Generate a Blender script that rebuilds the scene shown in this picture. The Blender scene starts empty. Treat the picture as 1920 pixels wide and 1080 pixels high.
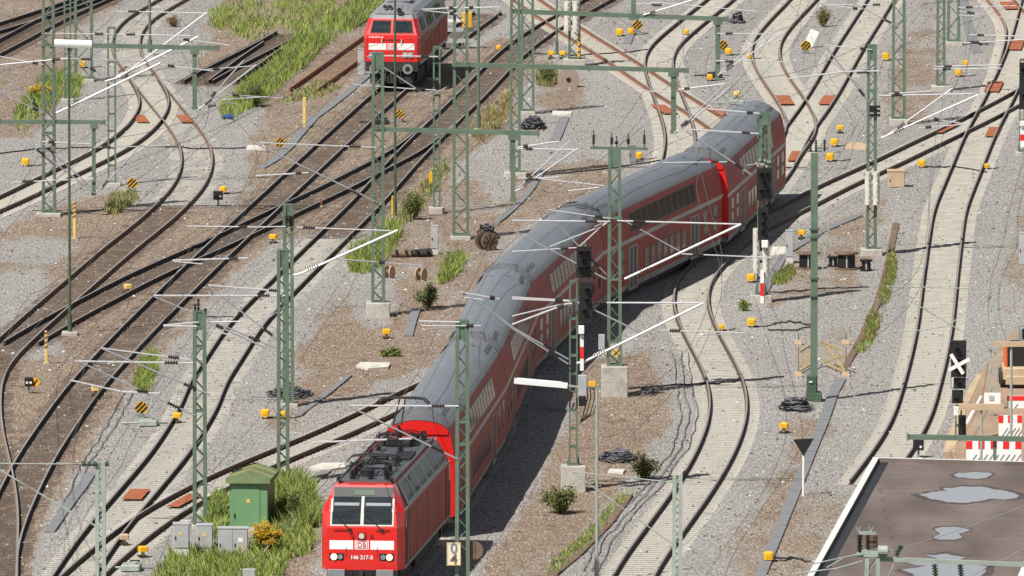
import bpy, math, random
import numpy as np
from mathutils import Vector, Matrix
random.seed(7); RNG = np.random.default_rng(7)
S = bpy.context.scene
COL = S.collection
R = math.radians

# ------------------------------------------------------------------ camera
F = 24000.0                       # focal length in 1920-wide picture units
TH = math.atan(2455.0 / F)        # pitch
H = math.cos(TH) / 0.01726 + 0.2  # height above the ballast
DH = H / math.tan(TH)
CAMP = Vector((0, -DH, H))
cd = bpy.data.cameras.new('camera'); cam = bpy.data.objects.new('camera', cd); COL.objects.link(cam)
cam.location = CAMP; cam.rotation_euler = (math.pi / 2 - TH, 0, 0)
cd.sensor_width = 36; cd.lens = F / 1920 * 36; cd.clip_start = 10; cd.clip_end = 6000
S.camera = cam
FWD = Vector((0, math.cos(TH), -math.sin(TH))); UP = Vector((0, math.sin(TH), math.cos(TH)))

def ray(px, py):
    return FWD + Vector((1, 0, 0)) * ((px - 960) / F) + UP * ((540 - py) / F)
def P(px, py, h=0.0):             # point at height h
    d = ray(px, py); return CAMP + d * ((h - H) / d.z)
def Q(px, py, Y):                 # point on the upright plane y = Y
    d = ray(px, py); return CAMP + d * ((Y - CAMP.y) / d.y)
def SC(Y):                        # picture units per metre at that depth
    return F / ((Y + DH) * math.cos(TH) + H * math.sin(TH))
ZO = {'1': (0, 0), '2': (480, 0), '3': (960, 0), '4': (1420, 0), '5': (0, 350), '6': (480, 350), '7': (960, 350),
      '8': (1420, 350), 'a': (0, 700), 'b': (480, 700), 'c': (960, 700), 'd': (1420, 700)}
def Z(n, x, y): return (ZO[n][0] + x / 2.842, ZO[n][1] + y / 2.842)

# ------------------------------------------------------------------ materials
def nt(name):
    m = bpy.data.materials.new(name); m.use_nodes = True
    n = m.node_tree; return m, n, n.nodes['Principled BSDF']
def mat(name, col, rough=0.6, metal=0.0, var=0.25, scale=3.0, stretch=(1, 1, 1), dirt=None, dirt_amt=0.0, bump=0.0, spec=0.5, coat=0.0):
    m, n, b = nt(name); N = n.nodes; L = n.links
    tc = N.new('ShaderNodeTexCoord'); mp = N.new('ShaderNodeMapping'); mp.inputs['Scale'].default_value = stretch
    L.new(tc.outputs['Object'], mp.inputs['Vector'])
    nz = N.new('ShaderNodeTexNoise'); nz.inputs['Scale'].default_value = scale; nz.inputs['Detail'].default_value = 6; nz.inputs['Roughness'].default_value = .65
    L.new(mp.outputs['Vector'], nz.inputs['Vector'])
    cr = N.new('ShaderNodeValToRGB'); c = Vector(col)
    lo = c * (1 - var); hi = c * (1 + var)
    cr.color_ramp.elements[0].position = .3; cr.color_ramp.elements[0].color = (*lo, 1)
    cr.color_ramp.elements[1].position = .7; cr.color_ramp.elements[1].color = (*hi, 1)
    L.new(nz.outputs['Fac'], cr.inputs['Fac']); out = cr.outputs['Color']
    if dirt is not None:
        n2 = N.new('ShaderNodeTexNoise'); n2.inputs['Scale'].default_value = scale * .6; n2.inputs['Detail'].default_value = 8
        L.new(mp.outputs['Vector'], n2.inputs['Vector'])
        r2 = N.new('ShaderNodeMapRange'); r2.inputs['From Min'].default_value = .5; r2.inputs['From Max'].default_value = .72; r2.inputs['To Max'].default_value = dirt_amt
        L.new(n2.outputs['Fac'], r2.inputs['Value'])
        mx = N.new('ShaderNodeMix'); mx.data_type = 'RGBA'; mx.inputs[7].default_value = (*dirt, 1)
        L.new(r2.outputs[0], mx.inputs[0]); L.new(out, mx.inputs[6]); out = mx.outputs[2]
    L.new(out, b.inputs['Base Color'])
    b.inputs['Roughness'].default_value = rough; b.inputs['Metallic'].default_value = metal
    b.inputs['Specular IOR Level'].default_value = spec; b.inputs['Coat Weight'].default_value = coat
    if bump:
        bp = N.new('ShaderNodeBump'); bp.inputs['Strength'].default_value = bump; bp.inputs['Distance'].default_value = .02
        L.new(nz.outputs['Fac'], bp.inputs['Height']); L.new(bp.outputs['Normal'], b.inputs['Normal'])
    return m
def emit_mat(name, col, e):
    m, n, b = nt(name); b.inputs['Base Color'].default_value = (*col, 1); b.inputs['Emission Color'].default_value = (*col, 1); b.inputs['Emission Strength'].default_value = e
    return m

M = {}
M['green'] = mat('mast_green_paint', (.115, .168, .12), .55, var=.22, scale=1.6, dirt=(.16, .17, .13), dirt_amt=.6)
M['green_d'] = mat('dark_green_paint', (.06, .105, .06), .55, var=.2, scale=1.6)
M['galv'] = mat('galvanised_steel', (.34, .38, .34), .5, var=.18, scale=2)
M['alu'] = mat('bright_tube', (.62, .62, .64), .35, metal=.25, var=.1, scale=3)
M['tube'] = mat('weathered_tube', (.38, .38, .41), .42, metal=.3, var=.16, scale=2)
M['ins'] = mat('brown_insulator', (.035, .024, .02), .3, var=.2)
M['insg'] = mat('green_insulator', (.05, .08, .05), .3, var=.2)
M['conc'] = mat('concrete', (.46, .44, .39), .9, var=.16, scale=3, dirt=(.25, .23, .19), dirt_amt=.7, bump=.3)
M['concw'] = mat('pale_concrete', (.62, .6, .54), .9, var=.12, scale=3, dirt=(.35, .33, .28), dirt_amt=.6)
M['sleeper'] = mat('concrete_sleeper', (.43, .405, .35), .9, var=.22, scale=1.2, dirt=(.33, .3, .25), dirt_amt=.7)
M['wood'] = mat('old_sleeper_wood', (.08, .058, .045), .9, var=.5, scale=1.5, dirt=(.24, .17, .12), dirt_amt=.85)
M['rail_side'] = mat('rail_rust_brown', (.1, .062, .045), .8, var=.3, scale=3)
M['rail_dark'] = mat('rail_dark_grime', (.042, .032, .028), .8, var=.3, scale=3)
M['rail_mid'] = mat('rail_mid_brown', (.19, .115, .075), .85, var=.3, scale=3)
M['rail_rust'] = mat('rail_orange_rust', (.26, .125, .075), .85, var=.3, scale=3)
M['rail_top'] = mat('rail_worn_top', (.27, .245, .23), .6, metal=0., var=.12)
M['plate'] = mat('rust_red_plate', (.36, .105, .04), .85, var=.25, scale=4, dirt=(.25, .12, .07), dirt_amt=.6)
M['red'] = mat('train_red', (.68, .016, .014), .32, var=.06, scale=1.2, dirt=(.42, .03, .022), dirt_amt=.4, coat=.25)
M['red_shade'] = mat('train_red_shaded_dusty', (.3, .028, .02), .52, spec=.17, var=.25, scale=.9, stretch=(1, .35, 1.4), dirt=(.18, .05, .038), dirt_amt=.8)  # side shade put into this darker red, random dirt over it
M['roof'] = mat('coach_roof_grey', (.165, .178, .2), .4, var=.12, scale=1.4, stretch=(1.5, .5, 1), dirt=(.13, .14, .155), dirt_amt=.7)
M['roof_d'] = mat('coach_roof_end_grey', (.125, .128, .136), .5, var=.2)
M['roof_l'] = mat('loco_roof_dark', (.088, .095, .102), .45, var=.25, scale=1.5, dirt=(.1, .105, .11), dirt_amt=.6)
M['roof_s'] = mat('loco_roof_shoulder', (.15, .178, .178), .4, var=.2)
M['roof_218'] = mat('diesel_roof_grey', (.25, .255, .265), .5, var=.15, scale=1.2, dirt=(.15, .15, .16), dirt_amt=.6)
M['stripe'] = mat('light_grey_band', (.36, .36, .37), .5, var=.15, scale=2, dirt=(.24, .22, .2), dirt_amt=.6)
M['skirt'] = mat('grey_skirt', (.34, .33, .31), .6, var=.2, scale=2, dirt=(.2, .16, .12), dirt_amt=.7)
M['white'] = mat('white_paint', (.82, .82, .8), .5, var=.05)
M['whiteb'] = mat('white_lamp_cover', (.85, .85, .85), .35, var=.03)
M['black'] = mat('black_paint', (.014, .014, .015), .5, var=.3)
M['under'] = mat('underframe_grime', (.028, .026, .024), .8, var=.4, scale=4)
M['glass'] = mat('window_glass', (.022, .025, .028), .12, var=.5, scale=1.6, spec=.06)
M['glass_w'] = mat('windscreen_glass', (.022, .03, .034), .05, var=.5, scale=2.5, stretch=(.4, 1, 3), spec=.8)
M['frame'] = mat('pale_window_frame', (.55, .52, .46), .5, var=.1)
M['doorg'] = mat('grey_door_frame', (.25, .25, .26), .5, var=.15)
M['yellow'] = mat('signal_yellow', (.8, .43, .012), .5, var=.1, scale=6, dirt=(.5, .27, .05), dirt_amt=.6)
M['fence'] = mat('dull_yellow_slats', (.45, .34, .15), .8, var=.25, scale=6)
M['yellow_p'] = mat('pale_yellow_wood', (.72, .5, .16), .7, var=.2, scale=6)
M['orange'] = mat('machine_orange', (.72, .13, .025), .5, var=.15)
M['redm'] = mat('bright_sign_red', (.75, .02, .02), .5, var=.06)
M['grey'] = mat('cabinet_grey', (.42, .43, .44), .55, var=.1, scale=2, dirt=(.3, .3, .29), dirt_amt=.5)
M['greym'] = mat('mid_grey_steel', (.22, .23, .24), .5, var=.15)
M['duct'] = mat('duct_lid_concrete', (.2, .205, .215), .85, var=.18, scale=2.5, dirt=(.22, .2, .18), dirt_amt=.5)
M['hut'] = mat('hut_green_paint', (.15, .29, .14), .5, var=.1, scale=2)
M['hutroof'] = mat('hut_roof_mossy', (.16, .215, .1), .75, var=.25, scale=3, dirt=(.24, .25, .12), dirt_amt=.6)
M['beige'] = mat('beige_plank', (.5, .37, .24), .75, var=.12, scale=2)
M['timber'] = mat('brown_timber_and_shade', (.17, .11, .075), .85, var=.3, scale=4, dirt=(.26, .2, .15), dirt_amt=.5)
M['cable'] = mat('black_cable', (.02, .02, .021), .6, var=.3)
M['cableg'] = mat('grey_cable', (.13, .13, .15), .6, var=.3)
M['lampon'] = emit_mat('headlamp_glow', (1, .72, .4), 1.3)
M['grass'] = mat('grass_bright', (.235, .305, .052), .7, var=.35, scale=.9)
M['grass2'] = mat('grass_mid', (.135, .195, .042), .7, var=.35, scale=.9)
M['grass3'] = mat('grass_straw', (.34, .31, .14), .8, var=.3, scale=.9)
M['leaf'] = mat('bush_leaf', (.075, .11, .03), .7, var=.4, scale=1.5)
M['leaf2'] = mat('bush_leaf_olive', (.13, .145, .035), .7, var=.4, scale=1.5)
M['dry'] = mat('dry_stem', (.2, .115, .05), .85, var=.35)
M['flower'] = mat('goldenrod_yellow', (.72, .46, .02), .7, var=.25)
M['wire'] = mat('overhead_wire', (.1, .1, .095), .5, metal=.2)

# ------------------------------------------------------------------ mesh builder
class MB:
    def __init__(s, o=(0, 0, 0)):
        s.v = []; s.f = []; s.m = []; s.o = Vector(o)
    def add(s, vs, fs, mi=0):
        b = len(s.v); s.v += [tuple(v) for v in vs]
        for f in fs: s.f.append(tuple(b + i for i in f)); s.m.append(mi)
    def box(s, c, d, mi=0, rz=0, bev=0):
        c = Vector(c); x, y, z = d[0] / 2, d[1] / 2, d[2] / 2
        ca, sa = math.cos(rz), math.sin(rz); r = lambda a, b_: (c.x + a * ca - b_ * sa, c.y + a * sa + b_ * ca)
        if bev:
            k = bev; ring = [(-x, -y + k), (-x + k, -y), (x - k, -y), (x, -y + k), (x, y - k), (x - k, y), (-x + k, y), (-x, y - k)]
            inn = [(a * (1 - k / x), b_ * (1 - k / y)) for a, b_ in ring]; n = 8
            vs = [(*r(a, b_), c.z - z) for a, b_ in ring] + [(*r(a, b_), c.z + z - k) for a, b_ in ring] + [(*r(a, b_), c.z + z) for a, b_ in inn]
            fs = []
            for L in (0, n):
                fs += [(L + i, L + (i + 1) % n, L + n + (i + 1) % n, L + n + i) for i in range(n)]
            fs += [tuple(range(2 * n, 3 * n)), tuple(range(n - 1, -1, -1))]
            s.add(vs, fs, mi); return
        vs = [(*r(a, b_), c.z + e) for e in (-z, z) for a, b_ in ((-x, -y), (x, -y), (x, y), (-x, y))]
        s.add(vs, [(0, 3, 2, 1), (4, 5, 6, 7), (0, 1, 5, 4), (1, 2, 6, 5), (2, 3, 7, 6), (3, 0, 4, 7)], mi)
    def bar(s, p, q, w, h, mi=0, up=(0, 0, 1)):
        p = Vector(p); q = Vector(q); d = (q - p)
        if d.length < 1e-6: return
        d.normalize(); u = Vector(up)
        if abs(d.dot(u)) > .98: u = Vector((0, 1, 0))
        a = d.cross(u).normalized(); b_ = a.cross(d).normalized()
        vs = [t + a * (i * w / 2) + b_ * (j * h / 2) for t in (p, q) for i, j in ((-1, -1), (1, -1), (1, 1), (-1, 1))]
        s.add(vs, [(0, 3, 2, 1), (4, 5, 6, 7), (0, 1, 5, 4), (1, 2, 6, 5), (2, 3, 7, 6), (3, 0, 4, 7)], mi)
    def tube(s, pts, r, n=8, mi=0, r2=None):
        pts = [Vector(p) for p in pts]; k = len(pts); vs = []
        for i, p in enumerate(pts):
            d = (pts[min(i + 1, k - 1)] - pts[max(i - 1, 0)]).normalized()
            u = Vector((0, 0, 1)) if abs(d.z) < .95 else Vector((0, 1, 0))
            a = d.cross(u).normalized(); b_ = a.cross(d); rr = r if r2 is None else r + (r2 - r) * i / (k - 1)
            vs += [p + a * (rr * math.cos(2 * math.pi * j / n)) + b_ * (rr * math.sin(2 * math.pi * j / n)) for j in range(n)]
        fs = [(i * n + j, i * n + (j + 1) % n, (i + 1) * n + (j + 1) % n, (i + 1) * n + j) for i in range(k - 1) for j in range(n)]
        fs += [tuple(range(n - 1, -1, -1)), tuple(range((k - 1) * n, k * n))]
        s.add(vs, fs, mi)
    def prism(s, poly, a, b_, axis='z', mi=0):      # polygon swept between two coordinates of an axis
        n = len(poly)
        def pt(u, v, w): return {'z': (u, v, w), 'y': (u, w, v), 'x': (w, u, v)}[axis]
        vs = [pt(u, v, a) for u, v in poly] + [pt(u, v, b_) for u, v in poly]
        fs = [(i, (i + 1) % n, n + (i + 1) % n, n + i) for i in range(n)] + [tuple(range(n - 1, -1, -1)), tuple(range(n, 2 * n))]
        s.add(vs, fs, mi)
    def disc(s, c, r, t, axis='y', n=16, mi=0):
        c = Vector(c); ring = [(math.cos(2 * math.pi * i / n) * r, math.sin(2 * math.pi * i / n) * r) for i in range(n)]
        if axis == 'y': s.prism([(c.x + a, c.z + b_) for a, b_ in ring], c.y - t / 2, c.y + t / 2, 'y', mi)
        elif axis == 'x': s.prism([(c.y + a, c.z + b_) for a, b_ in ring], c.x - t / 2, c.x + t / 2, 'x', mi)
        else: s.prism([(c.x + a, c.y + b_) for a, b_ in ring], c.z - t / 2, c.z + t / 2, 'z', mi)
    def insul(s, p, q, r=.07, mi=0):
        p = Vector(p); q = Vector(q); k = 5
        s.tube([p, q], r * .5, 6, mi)
        for i in range(k):
            t = p.lerp(q, (i + .5) / k); d = (q - p).normalized() * .018
            s.tube([t - d, t + d], r, 8, mi)

def obj(name, mb, mats, parent=None, loc=None, smooth=False):
    me = bpy.data.meshes.new(name); o = mb.o
    me.from_pydata([(v[0] - o.x, v[1] - o.y, v[2] - o.z) for v in mb.v], [], mb.f)
    if not isinstance(mats, (list, tuple)): mats = [mats]
    for m in mats: me.materials.append(M[m] if isinstance(m, str) else m)
    me.polygons.foreach_set('material_index', mb.m)
    if smooth: me.polygons.foreach_set('use_smooth', [True] * len(me.polygons))
    me.update()
    import bmesh
    b = bmesh.new(); b.from_mesh(me); bmesh.ops.recalc_face_normals(b, faces=b.faces); b.to_mesh(me); b.free()
    ob = bpy.data.objects.new(name, me); COL.objects.link(ob)
    if parent is not None: ob.parent = parent
    else: ob.location = o
    if loc is not None: ob.location = loc
    return ob
def tag(o, label, cat, group=None, kind=None):
    o['label'] = label; o['category'] = cat
    if group: o['group'] = group
    if kind: o['kind'] = kind
    return o
def thing(name, label, cat, loc=(0, 0, 0), rz=0, group=None):
    o = bpy.data.objects.new(name, None); COL.objects.link(o); o.empty_display_size = .3
    o.location = loc; o.rotation_euler = (0, 0, rz)
    return tag(o, label, cat, group)
def copy_tree(o, parent=None):
    c = o.copy(); COL.objects.link(c); c.parent = parent
    for ch in [x for x in COL.objects if x.parent == o]: copy_tree(ch, c)
    return c
def text_mesh(name, body, size, parent, loc, rot, m, bold=.0, align='CENTER'):
    cu = bpy.data.curves.new(name, 'FONT'); cu.body = body; cu.size = size; cu.align_x = align; cu.align_y = 'CENTER'; cu.extrude = .006; cu.offset = bold
    t = bpy.data.objects.new(name, cu); COL.objects.link(t)
    dg = bpy.context.evaluated_depsgraph_get(); me = bpy.data.meshes.new_from_object(t.evaluated_get(dg))
    bpy.data.objects.remove(t); me.materials.clear(); me.materials.append(M[m])
    o = bpy.data.objects.new(name, me); COL.objects.link(o); o.parent = parent; o.location = loc; o.rotation_euler = rot
    return o

# ------------------------------------------------------------------ light
SUN = Vector((-.5, -.6, 1.0)).normalized()
elev = math.asin(SUN.z); azim = math.atan2(SUN.x, SUN.y)
W = bpy.data.worlds.new('World'); S.world = W; W.use_nodes = True
sk = W.node_tree.nodes.new('ShaderNodeTexSky'); sk.sky_type = 'NISHITA'; sk.sun_disc = False; sk.sun_elevation = elev; sk.sun_rotation = azim
wn, wl = W.node_tree.nodes, W.node_tree.links          # broken white cloud over the blue
wt = wn.new('ShaderNodeTexCoord'); wz = wn.new('ShaderNodeTexNoise'); wz.inputs['Scale'].default_value = 2.6; wz.inputs['Detail'].default_value = 7
wr = wn.new('ShaderNodeMapRange'); wr.inputs['From Min'].default_value = .42; wr.inputs['From Max'].default_value = .6; wm = wn.new('ShaderNodeMix'); wm.data_type = 'RGBA'; wm.inputs[7].default_value = (3.3, 3.4, 3.6, 1)
wl.new(wt.outputs['Generated'], wz.inputs['Vector']); wl.new(wz.outputs['Fac'], wr.inputs['Value']); wl.new(wr.outputs[0], wm.inputs[0]); wl.new(sk.outputs['Color'], wm.inputs[6])
wx = wn.new('ShaderNodeSeparateXYZ'); wh = wn.new('ShaderNodeMapRange'); wh.inputs['From Min'].default_value = .13; wh.inputs['From Max'].default_value = .26; wh.inputs['To Min'].default_value = .85; wh.inputs['To Max'].default_value = 0
wv = wn.new('ShaderNodeMix'); wv.data_type = 'RGBA'; wv.inputs[7].default_value = (15, 15.5, 16.3, 1)          # bright haze towards the horizon
wl.new(wt.outputs['Generated'], wx.inputs[0]); wl.new(wx.outputs['Z'], wh.inputs['Value']); wl.new(wm.outputs[2], wv.inputs[6]); wl.new(wh.outputs[0], wv.inputs[0])
wl.new(wv.outputs[2], wn['Background'].inputs['Color'])
W.node_tree.nodes['Background'].inputs['Strength'].default_value = .05
sl = bpy.data.lights.new('sun', 'SUN'); sl.energy = 5.0; sl.angle = R(.55); sl.color = (1, .965, .9)
so = bpy.data.objects.new('sun', sl); COL.objects.link(so); so.location = (0, 0, 80)
so.rotation_euler = (-SUN).to_track_quat('-Z', 'Y').to_euler()
S.view_settings.view_transform = 'Standard'; S.view_settings.look = 'None'; S.view_settings.exposure = .2; S.view_settings.gamma = 1

# ------------------------------------------------------------------ tracks
def smooth_path(pts, h=.2, step=1.0, passes=30):
    g = [P(x, y, h).xy for x, y in pts]; out = []
    ext = [g[0] * 2 - g[1]] + g + [g[-1] * 2 - g[-2]]
    for i in range(1, len(ext) - 2):
        p0, p1, p2, p3 = ext[i - 1:i + 3]; n = max(2, int((p2 - p1).length / step))
        # Hermite with chord-length tangents
        d0, d1, d2 = (p1 - p0).length or 1, (p2 - p1).length or 1, (p3 - p2).length or 1
        m1 = ((p1 - p0) / d0 - (p2 - p0) / (d0 + d1) + (p2 - p1) / d1) * d1
        m2 = ((p2 - p1) / d1 - (p3 - p1) / (d1 + d2) + (p3 - p2) / d2) * d1
        for k in range(n):
            t = k / n; t2 = t * t; t3 = t2 * t
            out.append(p1 * (2 * t3 - 3 * t2 + 1) + m1 * (t3 - 2 * t2 + t) + p2 * (-2 * t3 + 3 * t2) + m2 * (t3 - t2))
    out.append(g[-1]); a = np.array([(p.x, p.y) for p in out])
    for _ in range(passes):
        b = a.copy(); b[1:-1] = (a[:-2] + 2 * a[1:-1] + a[2:]) / 4; a = b
    d = np.concatenate([[0], np.cumsum(np.hypot(*np.diff(a, axis=0).T))]); n = max(2, int(d[-1] / step))
    s = np.linspace(0, d[-1], n + 1)
    return np.stack([np.interp(s, d, a[:, 0]), np.interp(s, d, a[:, 1])], 1), s
def at_s(path, s):
    a, ss = path; p = Vector((np.interp(s, ss, a[:, 0]), np.interp(s, ss, a[:, 1])))
    q = Vector((np.interp(s + .5, ss, a[:, 0]), np.interp(s + .5, ss, a[:, 1]))); r = Vector((np.interp(s - .5, ss, a[:, 0]), np.interp(s - .5, ss, a[:, 1])))
    return p, (q - r).normalized()
PROF = [(-.07, -.03), (-.07, .012), (-.014, .035), (-.014, .155), (-.037, .165), (-.037, .198), (.037, .198), (.037, .165), (.014, .155), (.014, .035), (.07, .012), (.07, -.03)]
SLM = {}
for k_, m_, d_ in (('new', 'sleeper', (2.6, .29, .12)), ('old', 'wood', (2.6, .26, .12))):
    b_ = MB(); b_.box((0, 0, -.02), (*d_[:2], .1), bev=.015)
    t_ = obj('sleeper', b_, m_); SLM[k_] = t_.data; bpy.data.objects.remove(t_)
TRACKS = []
def track(label, pts, style='new', rail='rail_side', idx=[0], sink=0., passes=30, top='rail_top', plates=(), far=None):
    a, s = path = smooth_path(pts, passes=passes); z0 = idx[0] * .0022; idx[0] += 1
    o = Vector((a[0][0], a[0][1], z0)); T = thing('railway_track', label, 'track', o)
    tg = np.gradient(a, axis=0); tg /= np.linalg.norm(tg, axis=1)[:, None]; nr = np.stack([tg[:, 1], -tg[:, 0]], 1)
    for sd in (-1, 1):
        mb = MB(o); n = len(PROF); vs = []; fs = []; c = a + nr * (sd * .7525)
        for i in range(len(a)):
            vs += [(c[i, 0] + nr[i, 0] * u, c[i, 1] + nr[i, 1] * u, w + z0) for u, w in PROF]
        for i in range(len(a) - 1):
            for j in range(n):
                fs.append((i * n + j, i * n + (j + 1) % n, (i + 1) * n + (j + 1) % n, (i + 1) * n + j))
        mb.add(vs, fs + [tuple(range(n)), tuple(range((len(a) - 1) * n, len(a) * n))]); mb.m = [1 if (i < (len(a) - 1) * n and i % n == 5) else 0 for i in range(len(mb.f))]
        obj('rail', mb, [rail, top], T)
    L = s[-1]; k = int(L / .6); lst = []
    for i in range(k):
        p, d = at_s(path, .3 + i * .6); lst.append((p, d))
    lst.sort(key=lambda e: (not (-60 < 1920 and e[0].y > -104), e[0].y))
    zt = (-.027 if style == 'new' else -.028) - sink
    YF = P(0, far[0]).y if far else 1e9
    sty = lambda p: far[1] if p.y > YF else style
    for p, d in lst[:100]:
        sl_ = bpy.data.objects.new('sleeper', SLM[sty(p)]); COL.objects.link(sl_); sl_.parent = T
        sl_.location = (p.x - o.x, p.y - o.y, zt); sl_.rotation_euler = (0, 0, math.atan2(d.y, d.x) - math.pi / 2 + random.uniform(-.01, .01))
    if len(lst) > 100:
        mb = MB(o)
        for p, d in lst[100:]: mb.box((p.x, p.y, zt - .02 + z0), (2.6, .28, .1), 0 if sty(p) == 'new' else 1, rz=math.atan2(d.y, d.x) - math.pi / 2, bev=.015)
        r_ = obj('sleeper', mb, ['sleeper', 'wood'], T); r_['kind'] = 'stuff'
    for (px, py, w, l) in plates:
        mb = MB(o); p = P(px, py, .1); best = min(range(len(a)), key=lambda i: (a[i][0] - p.x) ** 2 + (a[i][1] - p.y) ** 2)
        mb.box((p.x, p.y, .09 + z0), (w, l, .03), rz=math.atan2(tg[best][1], tg[best][0]) - math.pi / 2)
        obj('switch_plate', mb, 'plate', T)
    TRACKS.append((path, style, rail, YF, far[1] if far else style)); return path

def zz(n, *xy): return [Z(n, xy[i], xy[i + 1]) for i in range(0, len(xy), 2)]
T1 = track('track curving from the light rust plated switch at upper left into the dark left corner', [(345, -16), (317, 0), (255, 38.7), (234.5, 74), (240, 102), (268.8, 140.7), (286, 165.4), (326, 214.6), (362.4, 262), (370.4, 296), (359, 338), (314, 390.5), (217.5, 469.6), (119.6, 554), (53, 612), (8, 654), (-16, 677), (-29, 705), (-34, 745), (-33, 788), (-26, 830), (-16, 869), (-6, 925), (-3, 960), (-5, 1010), (-8, 1100)], 'old', 'rail_mid', far=(386, 'new'), plates=((264, 222, .6, 4), (347, 222, .6, 4)))
T2 = track('straight dark track running from under the red diesel locomotive to the lower left corner', [(915, 20), (832, 81), (731, 169), (510, 373), (344, 530), (179.5, 700), (150, 735), (113, 787), (68, 855), (30, 930), (8, 980), (-6, 1030), (-9, 1100)], 'old', 'rail_dark')
T3 = track('long track passing under the green lattice masts and curving down past the green hut', [(1170, -30), (1116, 0), (1001, 66), (880, 180), (756, 302), (686, 380), (631, 434), (517, 547), (468, 598), (431, 650), (408, 688), (395, 702), (376, 755), (349, 800), (320, 845), (280, 893), (240, 940), (190, 1000), (136, 1080), (110, 1120)], 'new', 'rail_dark', far=(448, 'old'), plates=((255, 926, .75, 3.2),))
T4 = track('dark connecting track crossing the straight track through the double slip', [(836, 222), (800, 252), (765, 280), (690, 318), (640, 345), (560, 382), (480, 420), (400, 458), (330, 488), (240, 530), (180, 562), (100, 604), (40, 640)], 'old', 'rail_dark')
T5 = track('track coming out from behind the train and merging in front of the green hut', [(880, 690), (800, 725), (766, 741), (690, 780), (610, 815), (540, 845), (470, 872), (425, 893), (380, 915), (330, 943), (278, 975), (220, 1020), (150, 1080), (120, 1110)], 'new', 'rail_side', plates=((345, 938, .5, 4),))
T6 = track('track carrying the red double deck train', [(590, 1225), (677, 1121), (785, 996), (888, 836), (952, 699), (1020, 626), (1088, 573), (1181, 525), (1281, 479), (1329, 455), (1385, 402), (1426, 355), (1458, 315), (1485, 260), (1536.5, 186.5), (1589, 95), (1649, 0), (1672, -40)], 'new', 'rail_side', passes=40, plates=((1553, 187, .75, 5), (1490, 292, .5, 5)))
T7 = track('winding track right of the train, bending from the slip down to the bottom edge', [(1170, 1110), (1187, 1080), (1198, 1058), (1239, 1000), (1303, 911), (1343, 842), (1365.5, 775), (1366, 735), (1354, 696), (1330, 650), (1304, 600), (1294, 563), (1298, 530), (1314, 505), (1340, 481), (1372, 448), (1413, 424), (1500, 381), (1564, 347), (1656, 306), (1740, 265), (1825, 225), (1879, 197), (1950, 158), (2010, 120)], 'new', 'rail_side', plates=((1775, 240, .5, 5),))
T8 = track('brown S bend track joining the train track behind the last coach', [(1525, -25), (1500, 3.5), (1460, 45.7), (1437, 78), (1434.5, 102), (1450, 137), (1482, 183), (1500, 215), (1504, 238), (1498, 255), (1484, 272), (1470, 292)], 'new', 'rail_mid', plates=((1471, 187, .75, 5),))
T11 = track('gently bent track at the right edge leading down behind the brown flat roof', [(1630, 900), (1668, 850), (1706, 788), (1728, 719), (1750, 625), (1763, 520), (1772, 450), (1782, 388), (1797, 350), (1811, 316), (1840, 246), (1866, 197), (1893, 141), (1918, 81), (1935, 20), (1945, -20)], 'new', 'rail_side', plates=((1863, 162, .8, 6), (1904, 84, .8, 6), (1862, 247, .6, 5)))
T12 = track('rusty track running off the upper right corner', [(1858, -25), (1880, 2), (1903, 28), (1913, 55), (1909, 82), (1896, 130)], 'new', 'rail_rust', plates=((1893, 10, .8, 5),))
T13 = track('dark railed bend at top centre disappearing behind the fourth coach', [(1377, -25), (1347, 0), (1277, 56.3), (1243, 88), (1234, 108), (1237, 134), (1249, 169), (1268, 220), (1276, 258), (1272, 290), (1262, 325), (1240, 380), (1205, 440), (1160, 500)], 'new', 'rail_side')
T14 = track('rusty red straight track crossing diagonally at top centre', [(960, -22), (1020, 20), (1069, 53), (1181, 123), (1249, 169), (1312, 207), (1365, 243), (1410, 282), (1436, 322)], 'new', 'rail_rust', plates=((1246, 205, .7, 5), (1344, 209, .6, 4)))
T16 = track('dark track at the top left corner beside the wide lattice tower', [(-60, 67), (-10, 53), (30, 41), (110, 15), (160, -2), (200, -16)], 'old', 'rail_dark')
T15 = track('second dark track at the top left corner nearest the weeds', [(-30, 102), (24, 74), (66, 51), (108, 29), (150, 11), (200, -12)], 'old', 'rail_dark')
T17 = track('light track branching left from the rust plated switch at upper left', [(-90, 420), (-30, 393), (26, 369), (110, 327), (211, 278), (258.6, 243), (286, 207.6), (291, 185), (284, 168), (270, 146)], 'new', 'rail_side')
T18 = track('short rusty siding ending in weeds left of the red diesel locomotive', [(570, 166), (610, 138), (654, 106), (715, 62), (770, 22), (810, -10)], 'old', 'rail_rust', top='rail_rust', sink=.06)
T19 = track('black switch stub ending at the grass strip at top left', [(372, 151), (420, 124), (462, 103), (508, 80), (545, 58)], 'old', 'rail_dark')
T20 = track('dark diverging leg of the grassy stub switch', [(418, 151), (440, 135), (462, 118), (490, 98), (520, 78)], 'old', 'rail_dark')
# ------------------------------------------------------------------ trains (local frame: x across, y along, z above rail top)
RT = .2
def place(path, s_front, s_rear):
    p, _ = at_s(path, s_front); q, _ = at_s(path, s_rear); d = (p - q).normalized(); c = (p + q) / 2
    return Vector((c.x, c.y, RT)), math.atan2(d.y, d.x) - math.pi / 2
def path_s_at(path, px, py):
    g = P(px, py, RT); a, s = path; i = int(np.argmin((a[:, 0] - g.x) ** 2 + (a[:, 1] - g.y) ** 2)); return s[i]

def wheelset(par, ys, n='wheel', r=.46):
    for y in ys:
        for x in (-.75, .75):
            w = MB(); w.disc((x, y, r), r, .13, 'x', 20); w.disc((x * 1.06, y, r), .14, .2, 'x', 10)
            obj(n, w, 'under', par)

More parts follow.
